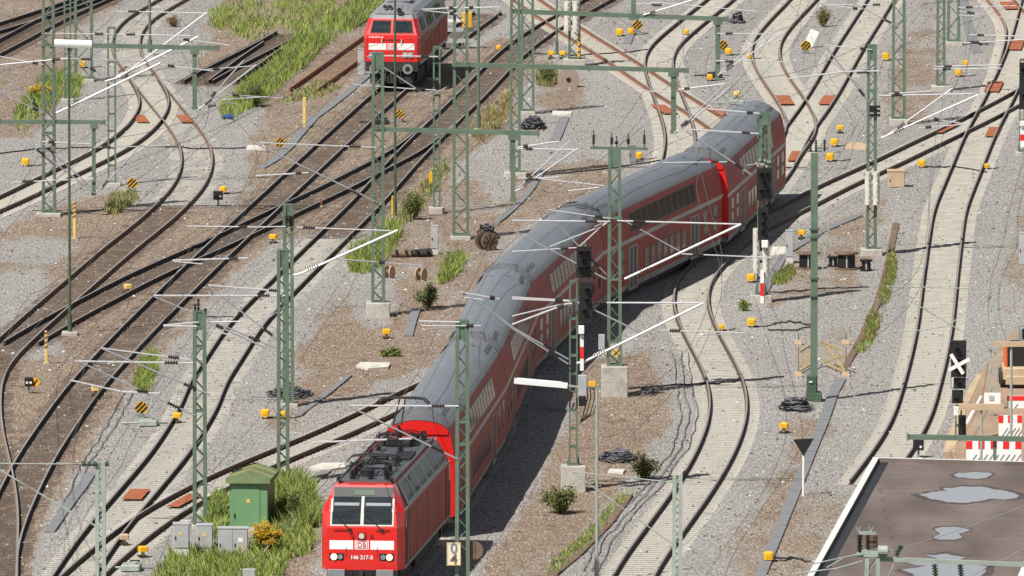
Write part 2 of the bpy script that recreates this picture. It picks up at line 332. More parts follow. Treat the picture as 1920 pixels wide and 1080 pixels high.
def make_coach():
    T = thing('railway_coach', 'x', 'coach')
    prof = [(1.30, .34), (1.39, .62), (1.39, 2.42), (1.39, 2.60), (1.39, 2.78), (1.37, 2.92), (1.23, 3.68), (1.14, 3.9)]
    ys = [-13.32, -13.2, -11.6, 11.6, 13.2, 13.32]
    def zmap(z, e): return z if not e or z < 2.9 else 2.9 + (z - 2.9) * .92
    # body shell
    b = MB(); sk_ = MB(); n = len(prof)
    for sd in (1, -1):
        for i in range(1, n - 1):
            for k in range(len(ys) - 1):
                vs = [(sd * prof[j][0] * (1 if 0 < kk < 5 else .985), ys[kk], prof[j][1]) for j, kk in ((i, k), (i, k + 1), (i + 1, k + 1), (i + 1, k))]
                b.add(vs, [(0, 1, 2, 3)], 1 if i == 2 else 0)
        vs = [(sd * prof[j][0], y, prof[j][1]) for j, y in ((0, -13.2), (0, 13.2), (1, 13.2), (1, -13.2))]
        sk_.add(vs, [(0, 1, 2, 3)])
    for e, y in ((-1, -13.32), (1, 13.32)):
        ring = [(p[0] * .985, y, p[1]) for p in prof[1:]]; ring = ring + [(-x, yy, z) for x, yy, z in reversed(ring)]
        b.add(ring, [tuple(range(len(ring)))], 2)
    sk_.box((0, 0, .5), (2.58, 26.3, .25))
    obj('body', b, ['red_shade', 'stripe', 'red'], T); obj('skirt', sk_, ['skirt'], T)
    # roof: full height in the middle, sloping down at both ends
    rp = [(1.145, 3.88), (1.1, 4.0), (1.03, 4.13), (.93, 4.25), (.8, 4.36), (.64, 4.46), (.45, 4.54), (.23, 4.6), (0, 4.62)]
    r = MB(); full = rp + [(-x, z) for x, z in reversed(rp[:-1])]; ne = [(x * .99, 3.87 + (z - 3.88) * .5) for x, z in full]
    sec = [(-13.36, ne, 1), (-12.2, full, 0), (12.2, full, 0), (13.36, ne, 1)]
    for k in range(3):
        (y0, s0, _), (y1, s1, _) = sec[k], sec[k + 1]; mi = 0 if k == 1 else 1
        for i in range(len(full) - 1):
            r.add([(s0[i][0], y0, s0[i][1]), (s0[i + 1][0], y0, s0[i + 1][1]), (s1[i + 1][0], y1, s1[i + 1][1]), (s1[i][0], y1, s1[i][1])], [(0, 1, 2, 3)], mi)
    for y in (-13.36, 13.36):
        ep = MB(); ep.prism([(x, z - .02) for x, z in ne] + [(-1.13, 3.7), (1.13, 3.7)], y - .012, y + .012, 'y'); obj('end_panel', ep, 'red', T)
    rf = obj('roof', r, ['roof', 'roof_d'], T, smooth=True)
    for k_ in ('roof',): rf.data.polygons.foreach_set('use_smooth', [len(p.vertices) == 4 for p in rf.data.polygons])
    for y in (-10.9, 10.9):                      # ventilation slots near both ends
        for sd in (1, -1):
            for j in range(6): g = MB(); g.bar((sd * .76, y - 1.1 + j * .44, 4.385), (sd * .93, y - 1.1 + j * .44, 4.25), .05, .04); obj('vent_slot', g, 'black', rf)
            g = MB(); g.bar((sd * .3, y + 1.3, 4.585), (sd * .95, y + 1.3, 4.245), .05, .05); obj('vent_slot', g, 'black', rf)
    # windows
    def pane(name, sd, y0, y1, z0, z1, fr=.05, m='glass'):
        def X(z): return 1.39 if z < 2.78 else np.interp(z, [2.78, 2.92, 3.68, 3.9], [1.39, 1.37, 1.23, 1.14])
        g = MB()
        xa, xb = X(z0), X(z1)
        for dx, f, mi in ((.006, 0, 1), (.011, fr, 0)):
            a0 = np.interp(z0 + f, [z0, z1], [xa, xb]) + dx; a1 = np.interp(z1 - f, [z0, z1], [xa, xb]) + dx
            vs = [(sd * a0, y0 + f, z0 + f), (sd * a0, y1 - f, z0 + f), (sd * a1, y1 - f, z1 - f), (sd * a1, y0 + f, z1 - f)]
            if sd < 0: vs = vs[::-1]
            vs += [(v[0] - sd * .02, v[1], v[2]) for v in vs]
            g.add(vs, [(0, 1, 2, 3), (0, 1, 5, 4), (1, 2, 6, 5), (2, 3, 7, 6), (3, 0, 4, 7)], mi)
        return obj(name, g, [m, 'black'], T)
    for sd in (1, -1):
        pane('window_band', sd, -7.5, 7.5, 2.81, 3.7, .02, 'black').location.x = -sd * .007
        for k in range(11): pane('window', sd, -7.35 + k * 1.34, -7.35 + k * 1.34 + 1.16, 2.84, 3.66, .03)
        for k in range(7): pane('window', sd, -4.9 + k * 1.4, -4.9 + k * 1.4 + .95, 1.0, 1.88)
        for e in (-1, 1):
            for yc in (9.35, 11.6): 
                pane('window', sd, e * yc - .5, e * yc + .5, 1.72, 2.3); pane('window', sd, e * yc - .5, e * yc + .5, 1.12, 1.64)
            d = MB(); d.box((sd * 1.385, e * 6.9, 1.27), (.03, 1.95, 1.95)); 
            dr = obj('door', d, 'doorg', T)
            for o_ in (-.42, .42):
                g = MB(); g.box((sd * 1.402, e * 6.9 + o_, 1.3), (.02, .56, 1.75)); obj('door_leaf', g, 'black', dr)
    # ends, bogies, gangways
    for e in (-1, 1):
        g = MB(); g.box((0, e * 13.42, 1.9), (1.35, .34, 2.3)); obj('gangway', g, 'black', T)
        w = MB(); w.box((.98, e * 13.335, 2.52), (.3, .02, .14)); w.box((-.98, e * 13.335, 2.52), (.3, .02, .14)); obj('end_marking', w, 'white', T)
        bo = MB(); bo.box((0, e * 10, .42), (2.3, 3.3, .3)); bo.box((1.1, e * 10, .55), (.2, 2.6, .4)); bo.box((-1.1, e * 10, .55), (.2, 2.6, .4))
        bg = obj('bogie', bo, 'under', T); wheelset(bg, (e * 10 - 1.25, e * 10 + 1.25))
    return T

def make_electric():
    T = thing('electric_locomotive', 'boxy red electric locomotive with black roof gear leading the double deck train', 'locomotive')
    lv = [.98, 2.5, 3.05, 3.55, 3.96]
    wf = [1.28, 1.26, 1.2, 1.1, 1.03]; ws = [1.49, 1.49, 1.49, 1.27, 1.09]
    yf = [8.98, 8.96, 8.72, 8.42, 8.16]; yy = [8.45, 8.45, 8.25, 7.75, 7.5]
    ring = lambda i: [(-wf[i], yf[i]), (wf[i], yf[i]), (ws[i], yy[i]), (ws[i], -yy[i]), (wf[i], -yf[i]), (-wf[i], -yf[i]), (-ws[i], -yy[i]), (-ws[i], yy[i])]
    b = MB(); vs = []
    for i in range(5): vs += [(x, y, lv[i]) for x, y in ring(i)]
    fs = []; mi = []
    for i in range(4):
        for j in range(8):
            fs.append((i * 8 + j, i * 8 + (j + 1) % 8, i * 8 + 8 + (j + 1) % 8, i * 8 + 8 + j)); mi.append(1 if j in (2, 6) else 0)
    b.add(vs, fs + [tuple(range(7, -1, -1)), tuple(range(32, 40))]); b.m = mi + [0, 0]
    obj('body', b, ['red', 'red_shade'], T)
    # dark roof deck, set between the two red cab brows, and louvred shoulders
    r = MB(); r.box((0, 0, 3.985), (2.0, 14.6, .06)); 
    for e in (-1, 1): r.box((e * 1.0, 0, 4.03), (.05, 14.4, .1))
    rf = obj('roof', r, 'roof_l', T)
    for sd in (1, -1):
        g = MB(); a = Vector((sd * 1.49, 0, 3.09)); c = Vector((sd * 1.09, 0, 3.95)); nrm = Vector((sd * .86, 0, .4)).normalized() * .02
        g.add([Vector((a.x, y, a.z)) + nrm for y in (-7.2, 7.2)] + [Vector((c.x, y, c.z)) + nrm for y in (7.2, -7.2)], [(0, 1, 2, 3)])
        for k in range(36):
            y = -6.9 + k * .39
            if k % 6 != 5: g.bar(Vector((sd * 1.44, y, 3.22)) + nrm * 1.6, Vector((sd * 1.14, y, 3.85)) + nrm * 1.6, .05, .04, 1)
        obj('louvre_panel', g, ['roof_s', 'roof_l'], T)
        s_ = MB(); s_.box((sd * 1.493, 0, 3.075), (.02, 16.4, .05)); s_.box((sd * 1.493, 0, 1.02), (.02, 16.6, .1), 1); obj('trim', s_, ['stripe', 'skirt'], T)
        for e in (-1, 1):
            d = MB(); d.box((sd * 1.492, e * 7.3, 1.95), (.02, .75, 1.9)); dr = obj('cab_door', d, 'red_shade', T)
            for o_ in (-.39, .39):
                d = MB(); d.box((sd * 1.5, e * 7.3 + o_, 1.95), (.03, .035, 1.9)); obj('door_seam', d, 'black', dr)
            h_ = MB(); h_.box((sd * 1.497, e * 8.02, 2.65), (.02, .5, .6)); obj('cab_window', h_, 'glass', T)
            ra = MB(); ra.tube([(sd * 1.56, e * 7.85, 1.1), (sd * 1.56, e * 7.85, 2.4)], .02); obj('handrail', ra, 'skirt', T)
        for k in range(3):
            v_ = MB(); v_.box((sd * 1.492, -4 + k * 4, 2.0), (.012, .02, 1.85)); obj('panel_seam', v_, 'red_shade', T)
    # pantographs and roof gear
    for e, up in ((1, 0), (-1, .4)):
        p = MB(); yc = e * 5.0
        for x in (-.55, .55):
            for dy in (-.7, .7): p.insul((x, yc + dy, 4.0), (x, yc + dy, 4.26), .09)
        for x in (-.55, .55): p.bar((x, yc - .8, 4.3), (x, yc + .8, 4.3), .07, .06)
        for dy in (-.8, .8): p.bar((-.6, yc + dy, 4.3), (.6, yc + dy, 4.3), .07, .06)
        p.tube([(0, yc - .7, 4.34), (0, yc + 1.2, 4.48 + up)], .05); p.tube([(.15, yc + 1.2, 4.48 + up), (.1, yc - .7, 4.56 + 2.6 * up)], .03); p.tube([(-.15, yc + 1.2, 4.48 + up), (-.1, yc - .7, 4.56 + 2.6 * up)], .03)
        for dy in (-.25, .25):
            zt = 4.62 + 2.6 * up
            p.tube([(-1.0, yc - .7 + dy, zt - .22), (-.8, yc - .7 + dy, zt - .03), (-.5, yc - .7 + dy, zt), (.5, yc - .7 + dy, zt), (.8, yc - .7 + dy, zt - .03), (1.0, yc - .7 + dy, zt - .22)], .028)
        p.tube([(-.5, yc - .95, 4.58 + 2.6 * up), (-.5, yc - .45, 4.58 + 2.6 * up)], .02); p.tube([(.5, yc - .95, 4.58 + 2.6 * up), (.5, yc - .45, 4.58 + 2.6 * up)], .02)
        for x in (-.9, -.45, .3, .75):
            p.tube([(x, yc - .9, 4.2), (x + .1, yc - .3, 4.42), (x - .05, yc + .5, 4.38), (x, yc + .9, 4.25)], .022, 5)
        for y in (-.5, .1, .6): p.tube([(-.9, yc + y, 4.36), (-.3, yc + y + .1, 4.5), (.4, yc + y, 4.46), (.9, yc + y - .1, 4.3)], .02, 5)
        p.box((.1, yc + .95, 4.2), (.5, .35, .22), bev=.02)
        obj('pantograph', p, 'black', rf)
    for x, y in ((-.7, 6.8), (-.1, 6.8), (.55, 6.8), (.6, 3.4), (-.6, 2.2), (.3, 1.2), (.7, -1.0), (-.3, -2), (.6, -2.8), (-.7, -6.6), (.2, -6.6)):
        g = MB(); g.insul((x, y, 4.0), (x, y, 4.35), .12); obj('roof_insulator', g, 'black', rf)
    g = MB(); g.tube([(.55, 6.6, 4.36), (.6, 1.2, 4.36), (.5, -3.2, 4.36)], .03); obj('busbar', g, 'red_shade', rf)
    g = MB(); g.tube([(-.6, 2.2, 4.38), (.6, 2.0, 4.38)], .03); obj('busbar', g, 'black', rf)
    for x, y, w, l, h_ in ((-.55, -.6, .7, 2.2, .1), (.2, .2, .5, .7, .12), (0, -4.2, .9, .6, .2)):
        g = MB(); g.box((x, y, 4.02 + h_ / 2), (w, l, h_), bev=.02); obj('roof_box', g, 'black', rf)
    for x in (-.95, .95):
        h_ = MB(); h_.tube([(x, 7.4, 4.1), (x, 7.75, 4.1)], .05, 8, 0, .09); h_.box((x, 7.5, 4.03), (.06, .06, .12)); obj('horn', h_, 'black', rf)
    # cab front: dark band, two panes in pale frames
    def fp(z, x): return np.interp(z, lv, yf)
    def slab(name, x0, x1, z0, z1, d, m, par=T, th=.03):
        g = MB(); vs = [(x0, fp(z0, 0) + d, z0), (x1, fp(z0, 0) + d, z0), (x1, fp(z1, 0) + d, z1), (x0, fp(z1, 0) + d, z1)]
        vs += [(x, y - th, z) for x, y, z in vs]; g.add(vs, [(0, 1, 2, 3), (0, 1, 5, 4), (1, 2, 6, 5), (2, 3, 7, 6), (3, 0, 4, 7)]); return obj(name, g, m, par)
    ws_ = slab('windscreen_frame', -1.14, 1.14, 2.56, 3.02, .02, 'frame'); slab('windscreen_surround', -1.06, 1.06, 3.06, 3.88, .015, 'black')
    slab('windscreen_edge', -1.14, -1.06, 3.02, 3.5, .02, 'frame', ws_); slab('windscreen_edge', 1.06, 1.14, 3.02, 3.5, .02, 'frame', ws_); slab('windscreen_edge', -.05, .05, 3.02, 3.58, .03, 'frame', ws_)
    for x0, x1 in ((-1.08, -.06), (.06, 1.08)):
        slab('windscreen', x0, x1, 2.62, 3.04, .034, 'glass_w'); slab('windscreen_top', x0 + .02 * (x0 < 0), x1 - .02 * (x1 > 0), 3.05, 3.56, .034, 'glass_w')
        slab('sun_blind', x0 + .06, x1 - .06, 3.26, 3.36, .05, 'greym', None or T, .01)
        c = (x0 + x1) / 2
        w = MB(); w.bar((c - .15, fp(2.45, 0) + .06, 2.42), (c + .42, fp(2.95, 0) + .06, 2.98), .03, .03); w.box((c - .15, 9.0, 2.42), (.12, .08, .1)); obj('wiper', w, 'black', T)
    slab('destination_display', -.42, .3, 3.62, 3.8, .03, 'green_d')
    # white band, logo, number, lamps
    for x0, x1 in ((-1.16, -.31), (.31, 1.16)): slab('white_band', x0, x1, 1.72, 2.04, .006, 'white')
    lo = slab('logo_plate', -.25, .25, 1.72, 2.04, .006, 'white'); slab('logo_inner', -.215, .215, 1.752, 2.008, .012, 'red', lo)
    li = slab('logo_field', -.19, .19, 1.775, 1.985, .016, 'white', lo)
    text_mesh('logo_letters', 'DB', .25, T, (0, 9.0, 1.88), (R(90), 0, math.pi), 'red', -.002)
    text_mesh('running_number', '146 217-5', .2, T, (0, 8.99, 1.43), (R(90), 0, math.pi), 'white', .004)
    for sd in (-1, 1):
        g = slab('lamp_cluster', sd * .9 - .27, sd * .9 + .27, 1.32, 1.58, .008, 'black')
        l = MB(); l.disc((sd * 1.0, 9.01, 1.45), .115, .05, 'y', 18); obj('headlight', l, 'lampon', g)
        l = MB(); l.disc((sd * .77, 9.0, 1.45), .09, .05, 'y', 16); obj('tail_light', l, 'greym', g)
        t = MB(); t.box((sd * .75, 8.99, 2.42), (.5, .03, .04)); obj('grab_rail', t, 'red_shade', T)
        v_ = MB(); v_.box((sd * .56, 8.98, 1.63), (.018, .03, .34)); obj('panel_seam', v_, 'red_shade', T)
        o_ = MB(); o_.disc((sd * .34, 9.0, 2.22), .06, .06, 'y', 12); obj('lamp_bolt', o_, 'red_shade', T)
    g = MB(); g.box((0, 8.99, 2.21), (.3, .05, .26)); tl = obj('top_lamp_box', g, 'red_shade', T); l = MB(); l.disc((0, 9.03, 2.21), .1, .05, 'y', 16); obj('headlight', l, 'frame', tl)
    # headstock, buffers, plough, underframe, bogies
    for e in (-1, 1):
        u = MB(); u.box((0, e * 8.72, .78), (2.5, .5, .42)); u.box((0, e * 8.7, .38), (2.3, .25, .4)); obj('headstock', u, 'black', T)
        for sd in (-1, 1):
            bf = MB(); bf.box((sd * .875, e * 9.42, .82), (.62, .06, .46), bev=.02); bf.tube([(sd * .875, e * 8.95, .82), (sd * .875, e * 9.4, .82)], .13); obj('buffer', bf, 'greym', T)
            hs = MB(); hs.tube([(sd * .35, e * 9.0, .9), (sd * .37, e * 9.14, .5), (sd * .3, e * 9.0, .3)], .03); obj('air_hose', hs, 'black', T)
        hk = MB(); hk.box((0, e * 9.12, .85), (.14, .3, .2)); hk.box((0, e * 9.2, .6), (.1, .1, .5)); obj('coupling', hk, 'under', T)
        bo = MB(); bo.box((0, e * 5.2, .55), (2.4, 4.0, .45)); bg = obj('bogie', bo, 'under', T); wheelset(bg, (e * 5.2 - 1.3, e * 5.2 + 1.3), r=.6)
    u = MB(); u.box((0, 0, .7), (2.6, 5.5, .6)); obj('underframe', u, 'under', T)
    return T

def make_diesel():
    T = thing('diesel_locomotive', 'older red diesel locomotive with grey rounded roof and two cab windows on the straight track', 'locomotive')
    lv = [1.4, 2.62, 2.8, 3.62, 3.85]
    wf = [1.33, 1.36, 1.32, 1.06, .98]; ws = [1.5, 1.5, 1.5, 1.27, 1.18]
    yf = [8.0, 8.0, 7.96, 7.5, 7.3]; yy = [7.6, 7.6, 7.55, 7.1, 6.9]
    ring = lambda i: [(-wf[i], yf[i]), (wf[i], yf[i]), (ws[i], yy[i]), (ws[i], -yy[i]), (wf[i], -yf[i]), (-wf[i], -yf[i]), (-ws[i], -yy[i]), (-ws[i], yy[i])]
    b = MB(); vs = []
    for i in range(5): vs += [(x, y, lv[i]) for x, y in ring(i)]
    fs = []; mi = []
    for i in range(4):
        for j in range(8):
            fs.append((i * 8 + j, i * 8 + (j + 1) % 8, i * 8 + 8 + (j + 1) % 8, i * 8 + 8 + j)); mi.append((2 if i >= 2 else 1) if j in (2, 6) else (3 if i == 3 else 0))
    b.add(vs, fs + [tuple(range(7, -1, -1)), tuple(range(32, 40))]); b.m = mi + [0, 3]
    obj('body', b, ['red', 'red_shade', 'roof_s', 'roof_218'], T)
    r = MB(); rp = [(1.16, 3.83), (.95, 4.05), (.55, 4.2), (0, 4.25)]; rp = rp + [(-x, z) for x, z in reversed(rp[:-1])]
    ne = [(x * .8, 3.84 + (z - 3.83) * .2) for x, z in rp]; sec = [(-7.35, ne), (-6.0, rp), (6.0, rp), (7.35, ne)]
    for k in range(3):
        for i in range(len(rp) - 1):
            (y0, s0), (y1, s1) = sec[k], sec[k + 1]
            r.add([(s0[i][0], y0, s0[i][1]), (s0[i + 1][0], y0, s0[i + 1][1]), (s1[i + 1][0], y1, s1[i + 1][1]), (s1[i][0], y1, s1[i][1])], [(0, 1, 2, 3)])
    for y, q in ((-7.35, ne), (7.35, ne)): r.add([(x, y, z) for x, z in q], [tuple(range(len(q)))])
    rf = obj('roof', r, 'roof_218', T)
    for y, x, w, l, h_ in ((3.4, 0, 1.3, 1.8, .1), (-.5, 0, 1.5, 2.4, .14), (-4, 0, 1.4, 2, .12)):
        g = MB(); g.box((x, y, 4.26 + h_ / 2), (w, l, h_), bev=.03); obj('roof_hatch', g, 'roof_218', rf)
    for y in (.8, 1.6):
        g = MB(); g.tube([(.3, y, 4.2), (.3, y, 4.5)], .16); obj('exhaust', g, 'black', rf)
    g = MB(); g.tube([(-.35, 7.28, 4.06), (-.35, 7.5, 4.06)], .17, 14); g.tube([(-.35, 7.5, 4.06), (-.35, 7.53, 4.06)], .12, 14, 1); obj('top_lamp', g, ['roof_218', 'glass'], T)
    for x in (.1, .35):
        g = MB(); g.tube([(x, 6.6, 4.15), (x + .1, 7.0, 4.2)], .04, 8, 0, .11); obj('horn', g, 'black', rf)
    fp = lambda z: float(np.interp(z, lv, yf))
    def slab(name, x0, x1, z0, z1, d, m, par=T, th=.03, tap=0):
        g = MB(); vs = [(x0, fp(z0) + d, z0), (x1, fp(z0) + d, z0), (x1 - tap * (x1 > .5), fp(z1) + d, z1), (x0 + tap * (x0 < -.5), fp(z1) + d, z1)]
        vs += [(x, y - th, z) for x, y, z in vs]; g.add(vs, [(0, 1, 2, 3), (0, 1, 5, 4), (1, 2, 6, 5), (2, 3, 7, 6), (3, 0, 4, 7)]); return obj(name, g, m, par)
    for sg in (-1, 1):
        x0, x1 = (.09, 1.1) if sg > 0 else (-1.1, -.09)
        fr = slab('window_frame', x0 - .05, x1 + .05, 2.86, 3.56, .006, 'red_shade', tap=.12); slab('windscreen', x0, x1, 2.92, 3.5, .016, 'glass_w', fr, tap=.1)
        slab('white_band', *((.28, 1.2) if sg > 0 else (-1.2, -.28)), 2.02, 2.36, .012, 'white')
        w = MB(); w.bar((sg * .5, 8.02, 2.3), (sg * .52, 8.06, 2.58), .04, .04); obj('wiper', w, 'white', T)
        l = slab('lamp_panel', *((.55, 1.15) if sg > 0 else (-1.15, -.55)), 1.6, 1.9, .02, 'greym')
        for x in (.72, .98):
            g = MB(); g.disc((sg * x, 8.05, 1.75), .12, .06, 'y', 16); obj('headlight', g, 'frame', l)
    lo = slab('logo_plate', -.22, .22, 2.02, 2.36, .012, 'white'); slab('logo_inner', -.19, .19, 2.05, 2.33, .018, 'red', lo); slab('logo_field', -.165, .165, 2.075, 2.305, .022, 'white', lo)
    text_mesh('logo_letters', 'DB', .22, T, (0, 8.025, 2.19), (R(90), 0, math.pi), 'red', -.001)
    text_mesh('running_number', '218 833-6', .19, T, (.82, 7.99, 2.66), (R(90), 0, math.pi), 'white', .004)
    g = MB(); g.box((0, 8.0, 2.55), (1.2, .05, .04)); obj('grab_rail', g, 'red_shade', T)
    for sd in (1, -1):
        for k in range(8):
            y = -5.6 + k * 1.55; g = MB(); c0 = Vector((sd * 1.478, 0, 2.9)); c1 = Vector((sd * 1.29, 0, 3.56)); nr = Vector((sd * .03, 0, .01))
            vs = [c0 + nr + Vector((0, y, 0)), c0 + nr + Vector((0, y + 1.2, 0)), c1 + nr + Vector((0, y + 1.2, 0)), c1 + nr + Vector((0, y, 0))]
            g.add(vs + [v - nr * 2 for v in vs], [(0, 1, 2, 3), (0, 1, 5, 4), (1, 2, 6, 5), (2, 3, 7, 6), (3, 0, 4, 7)]); obj('roof_window', g, 'glass' if k % 3 else 'roof_218', T)
        for y, w in ((5.6, .7), (4.4, .5), (2.6, 1.0), (1.2, 1.0), (-1.2, 1.3), (-3.2, .8), (-5.6, .7)):
            g = MB(); g.box((sd * 1.502, y, 2.05), (.02, w, 1.05)); obj('side_vent', g, 'plate' if y in (2.6, 1.2, -1.2) else 'red_shade', T)
        s_ = MB(); s_.box((sd * 1.502, 0, 2.75), (.03, 15, .06)); s_.box((sd * 1.45, 0, 1.32), (.1, 15.1, .18)); obj('trim', s_, 'stripe', T)
    for e in (-1, 1):
        u = MB(); u.box((0, e * 7.75, 1.15), (2.75, .5, .5)); u.box((0, e * 7.7, .5), (2.3, .2, .5)); obj('headstock', u, 'under', T)
        for sd in (-1, 1):
            bf = MB(); bf.disc((sd * .875, e * 8.42, 1.06), .27, .06, 'y', 20); bf.tube([(sd * .875, e * 7.9, 1.06), (sd * .875, e * 8.4, 1.06)], .13); bf.disc((sd * .875, e * 8.455, 1.06), .13, .02, 'y', 16, 1); obj('buffer', bf, ['greym', 'black'], T)
            for o_ in (.3, .45):
                hs = MB(); hs.tube([(sd * o_, e * 8.0, .95), (sd * (o_ + .05), e * 8.15, .6), (sd * (o_ + .3), e * 8.0, .4)], .03); obj('air_hose', hs, 'black', T)
        hk = MB(); hk.box((0, e * 8.15, 1.0), (.14, .3, .2)); hk.box((0, e * 8.2, .72), (.1, .1, .5)); obj('coupling', hk, 'under', T)
        bo = MB(); bo.box((0, e * 4.3, .6), (2.4, 4.2, .5)); bg = obj('bogie', bo, 'under', T); wheelset(bg, (e * 4.3 - 1.4, e * 4.3 + 1.4), r=.5)
    u = MB(); u.box((0, 0, .85), (2.5, 3.4, .7)); u.box((0, 0, 1.28), (2.7, 15.0, .25)); obj('underframe', u, 'under', T)
    return T

s0 = path_s_at(T6, 677, 1121)
LOCO = make_electric(); LOCO.location, LOCO.rotation_euler[2] = place(T6, s0 + 8.9 - 5.0, s0 + 8.9 + 5.0); LOCO.scale = (1, .94, 1)
c0 = make_coach(); CL = ['red double deck coach right behind the electric locomotive, its dark sloping roof end showing',
      'second double deck coach from the locomotive, behind the lamp and the signal mast', 'third double deck coach from the locomotive, left of the tall mast on the concrete block',
      'fourth double deck coach, showing its long side with upper windows and doors above the slip', 'last double deck coach at the far tail of the train, beside the black signal head']
COACH = []
for i in range(5):
    c = c0 if i == 0 else copy_tree(c0)
    sc = s0 + 19.45 + 13.45 + i * 26.9
    c.location, c.rotation_euler[2] = place(T6, sc - 10, sc + 10); tag(c, CL[i], 'coach', 'double deck coaches of the train'); COACH.append(c)
yl = MB(); yl.box((1.394, -6, 2.72), (.012, 13, .1)); obj('first_class_stripe', yl, 'yellow_p', COACH[0])
tx = text_mesh('logo_letters', 'DB', .55, COACH[0], (1.36, -8.9, 3.25), (R(80), 0, R(90)), 'redm', .01)
DIES = make_diesel(); sd_ = path_s_at(T2, 731, 168); DIES.location, DIES.rotation_euler[2] = place(T2, sd_ - 8.2 + 4, sd_ - 8.2 - 4)
# ------------------------------------------------------------------ masts, brackets, beams
def parse(spec):                 # "z:x,y,x,y,W;..." in enlarged picture units -> picture points and width
    out = []
    for t in spec.split(';'):
        t = t.strip()
        if not t: continue
        n, r = t.split(':'); q = r.split(','); w = q[-1] if q[-1].isalpha() else 'M'; nums = [float(v) for v in q if not v.isalpha()]
        pts = [Z(n, nums[i], nums[i + 1]) if n != '0' else (nums[i], nums[i + 1]) for i in range(0, len(nums), 2)]
        out.append((pts, w))
    return out
RW = {'T': (.052, 'alu'), 'L': (.036, 'alu'), 'M': (.026, 'alu'), 'D': (.034, 'tube'), 'G': (.026, 'tube'), 'N': (.016, 'tube'), 'V': (.022, 'galv')}
def lattice(mb, x, Y, z0, z1, w0, w1, d0=None, step=None, leg=.135, flat=False):
    d0 = d0 or w0; hw = lambda z: (w0 + (w1 - w0) * (z - z0) / (z1 - z0)) / 2
    dd = lambda z: hw(z) * d0 / w0
    ys = (-1, 1) if not flat else (0,)
    for sx in (-1, 1):
        for sy in ys:
            mb.bar((x + sx * hw(z0), Y + sy * dd(z0), z0), (x + sx * hw(z1), Y + sy * dd(z1), z1), leg, leg)
    step = step or w0 * 1.02; k = max(2, int((z1 - z0) / step)); zs = [z0 + (z1 - z0) * i / k for i in range(k + 1)]
    for i in range(k):
        a, b_ = zs[i], zs[i + 1]; sg = 1 if i % 2 else -1
        for sy in ys:
            mb.bar((x - sg * hw(a), Y + sy * dd(a), a), (x + sg * hw(b_), Y + sy * dd(b_), b_), .06, .03)
        if not flat:
            for sx in (-1, 1): mb.bar((x + sx * hw(a), Y - sg * dd(a), a), (x + sx * hw(b_), Y + sg * dd(b_), b_), .06, .03, up=(0, 1, 0))
def ladder(mb, x, Y, z0, z1, w, step=.75, leg=.085):
    for sx in (-1, 1): mb.bar((x + sx * w / 2, Y, z0), (x + sx * w / 2, Y, z1), leg, leg * 1.6)
    k = int((z1 - z0) / step)
    for i in range(k + 1): mb.bar((x - w / 2, Y, z0 + i * (z1 - z0) / k), (x + w / 2, Y, z0 + i * (z1 - z0) / k), .06, .1)
def arms(T, o, Y, groups, mx, off=-.28, ins='ins'):
    for g in groups:
        mb = MB(o); il = []; mats = []
        for pts, w in parse(g):
            r, m = RW[w]; q = [Q(px, py, Y + off) for px, py in pts]
            if m not in mats: mats.append(m)
            mb.tube(q, r, 7, mats.index(m))
            a, b_ = (q[0], q[-1]) if abs(q[0].x - mx) < abs(q[-1].x - mx) else (q[-1], q[0]); L = (b_ - a).length
            if L > 1.5 and w in 'TLMDG': il.append((a.lerp(b_, .13), a.lerp(b_, .13 + min(.5, L * .12) / L)))
            e = MB()
        if not mats: continue
        c = obj('cantilever_arm', mb, mats, T)
        for a, b_ in il:
            k = MB(o); k.insul(a, b_, .085); obj('insulator', k, ins, c)
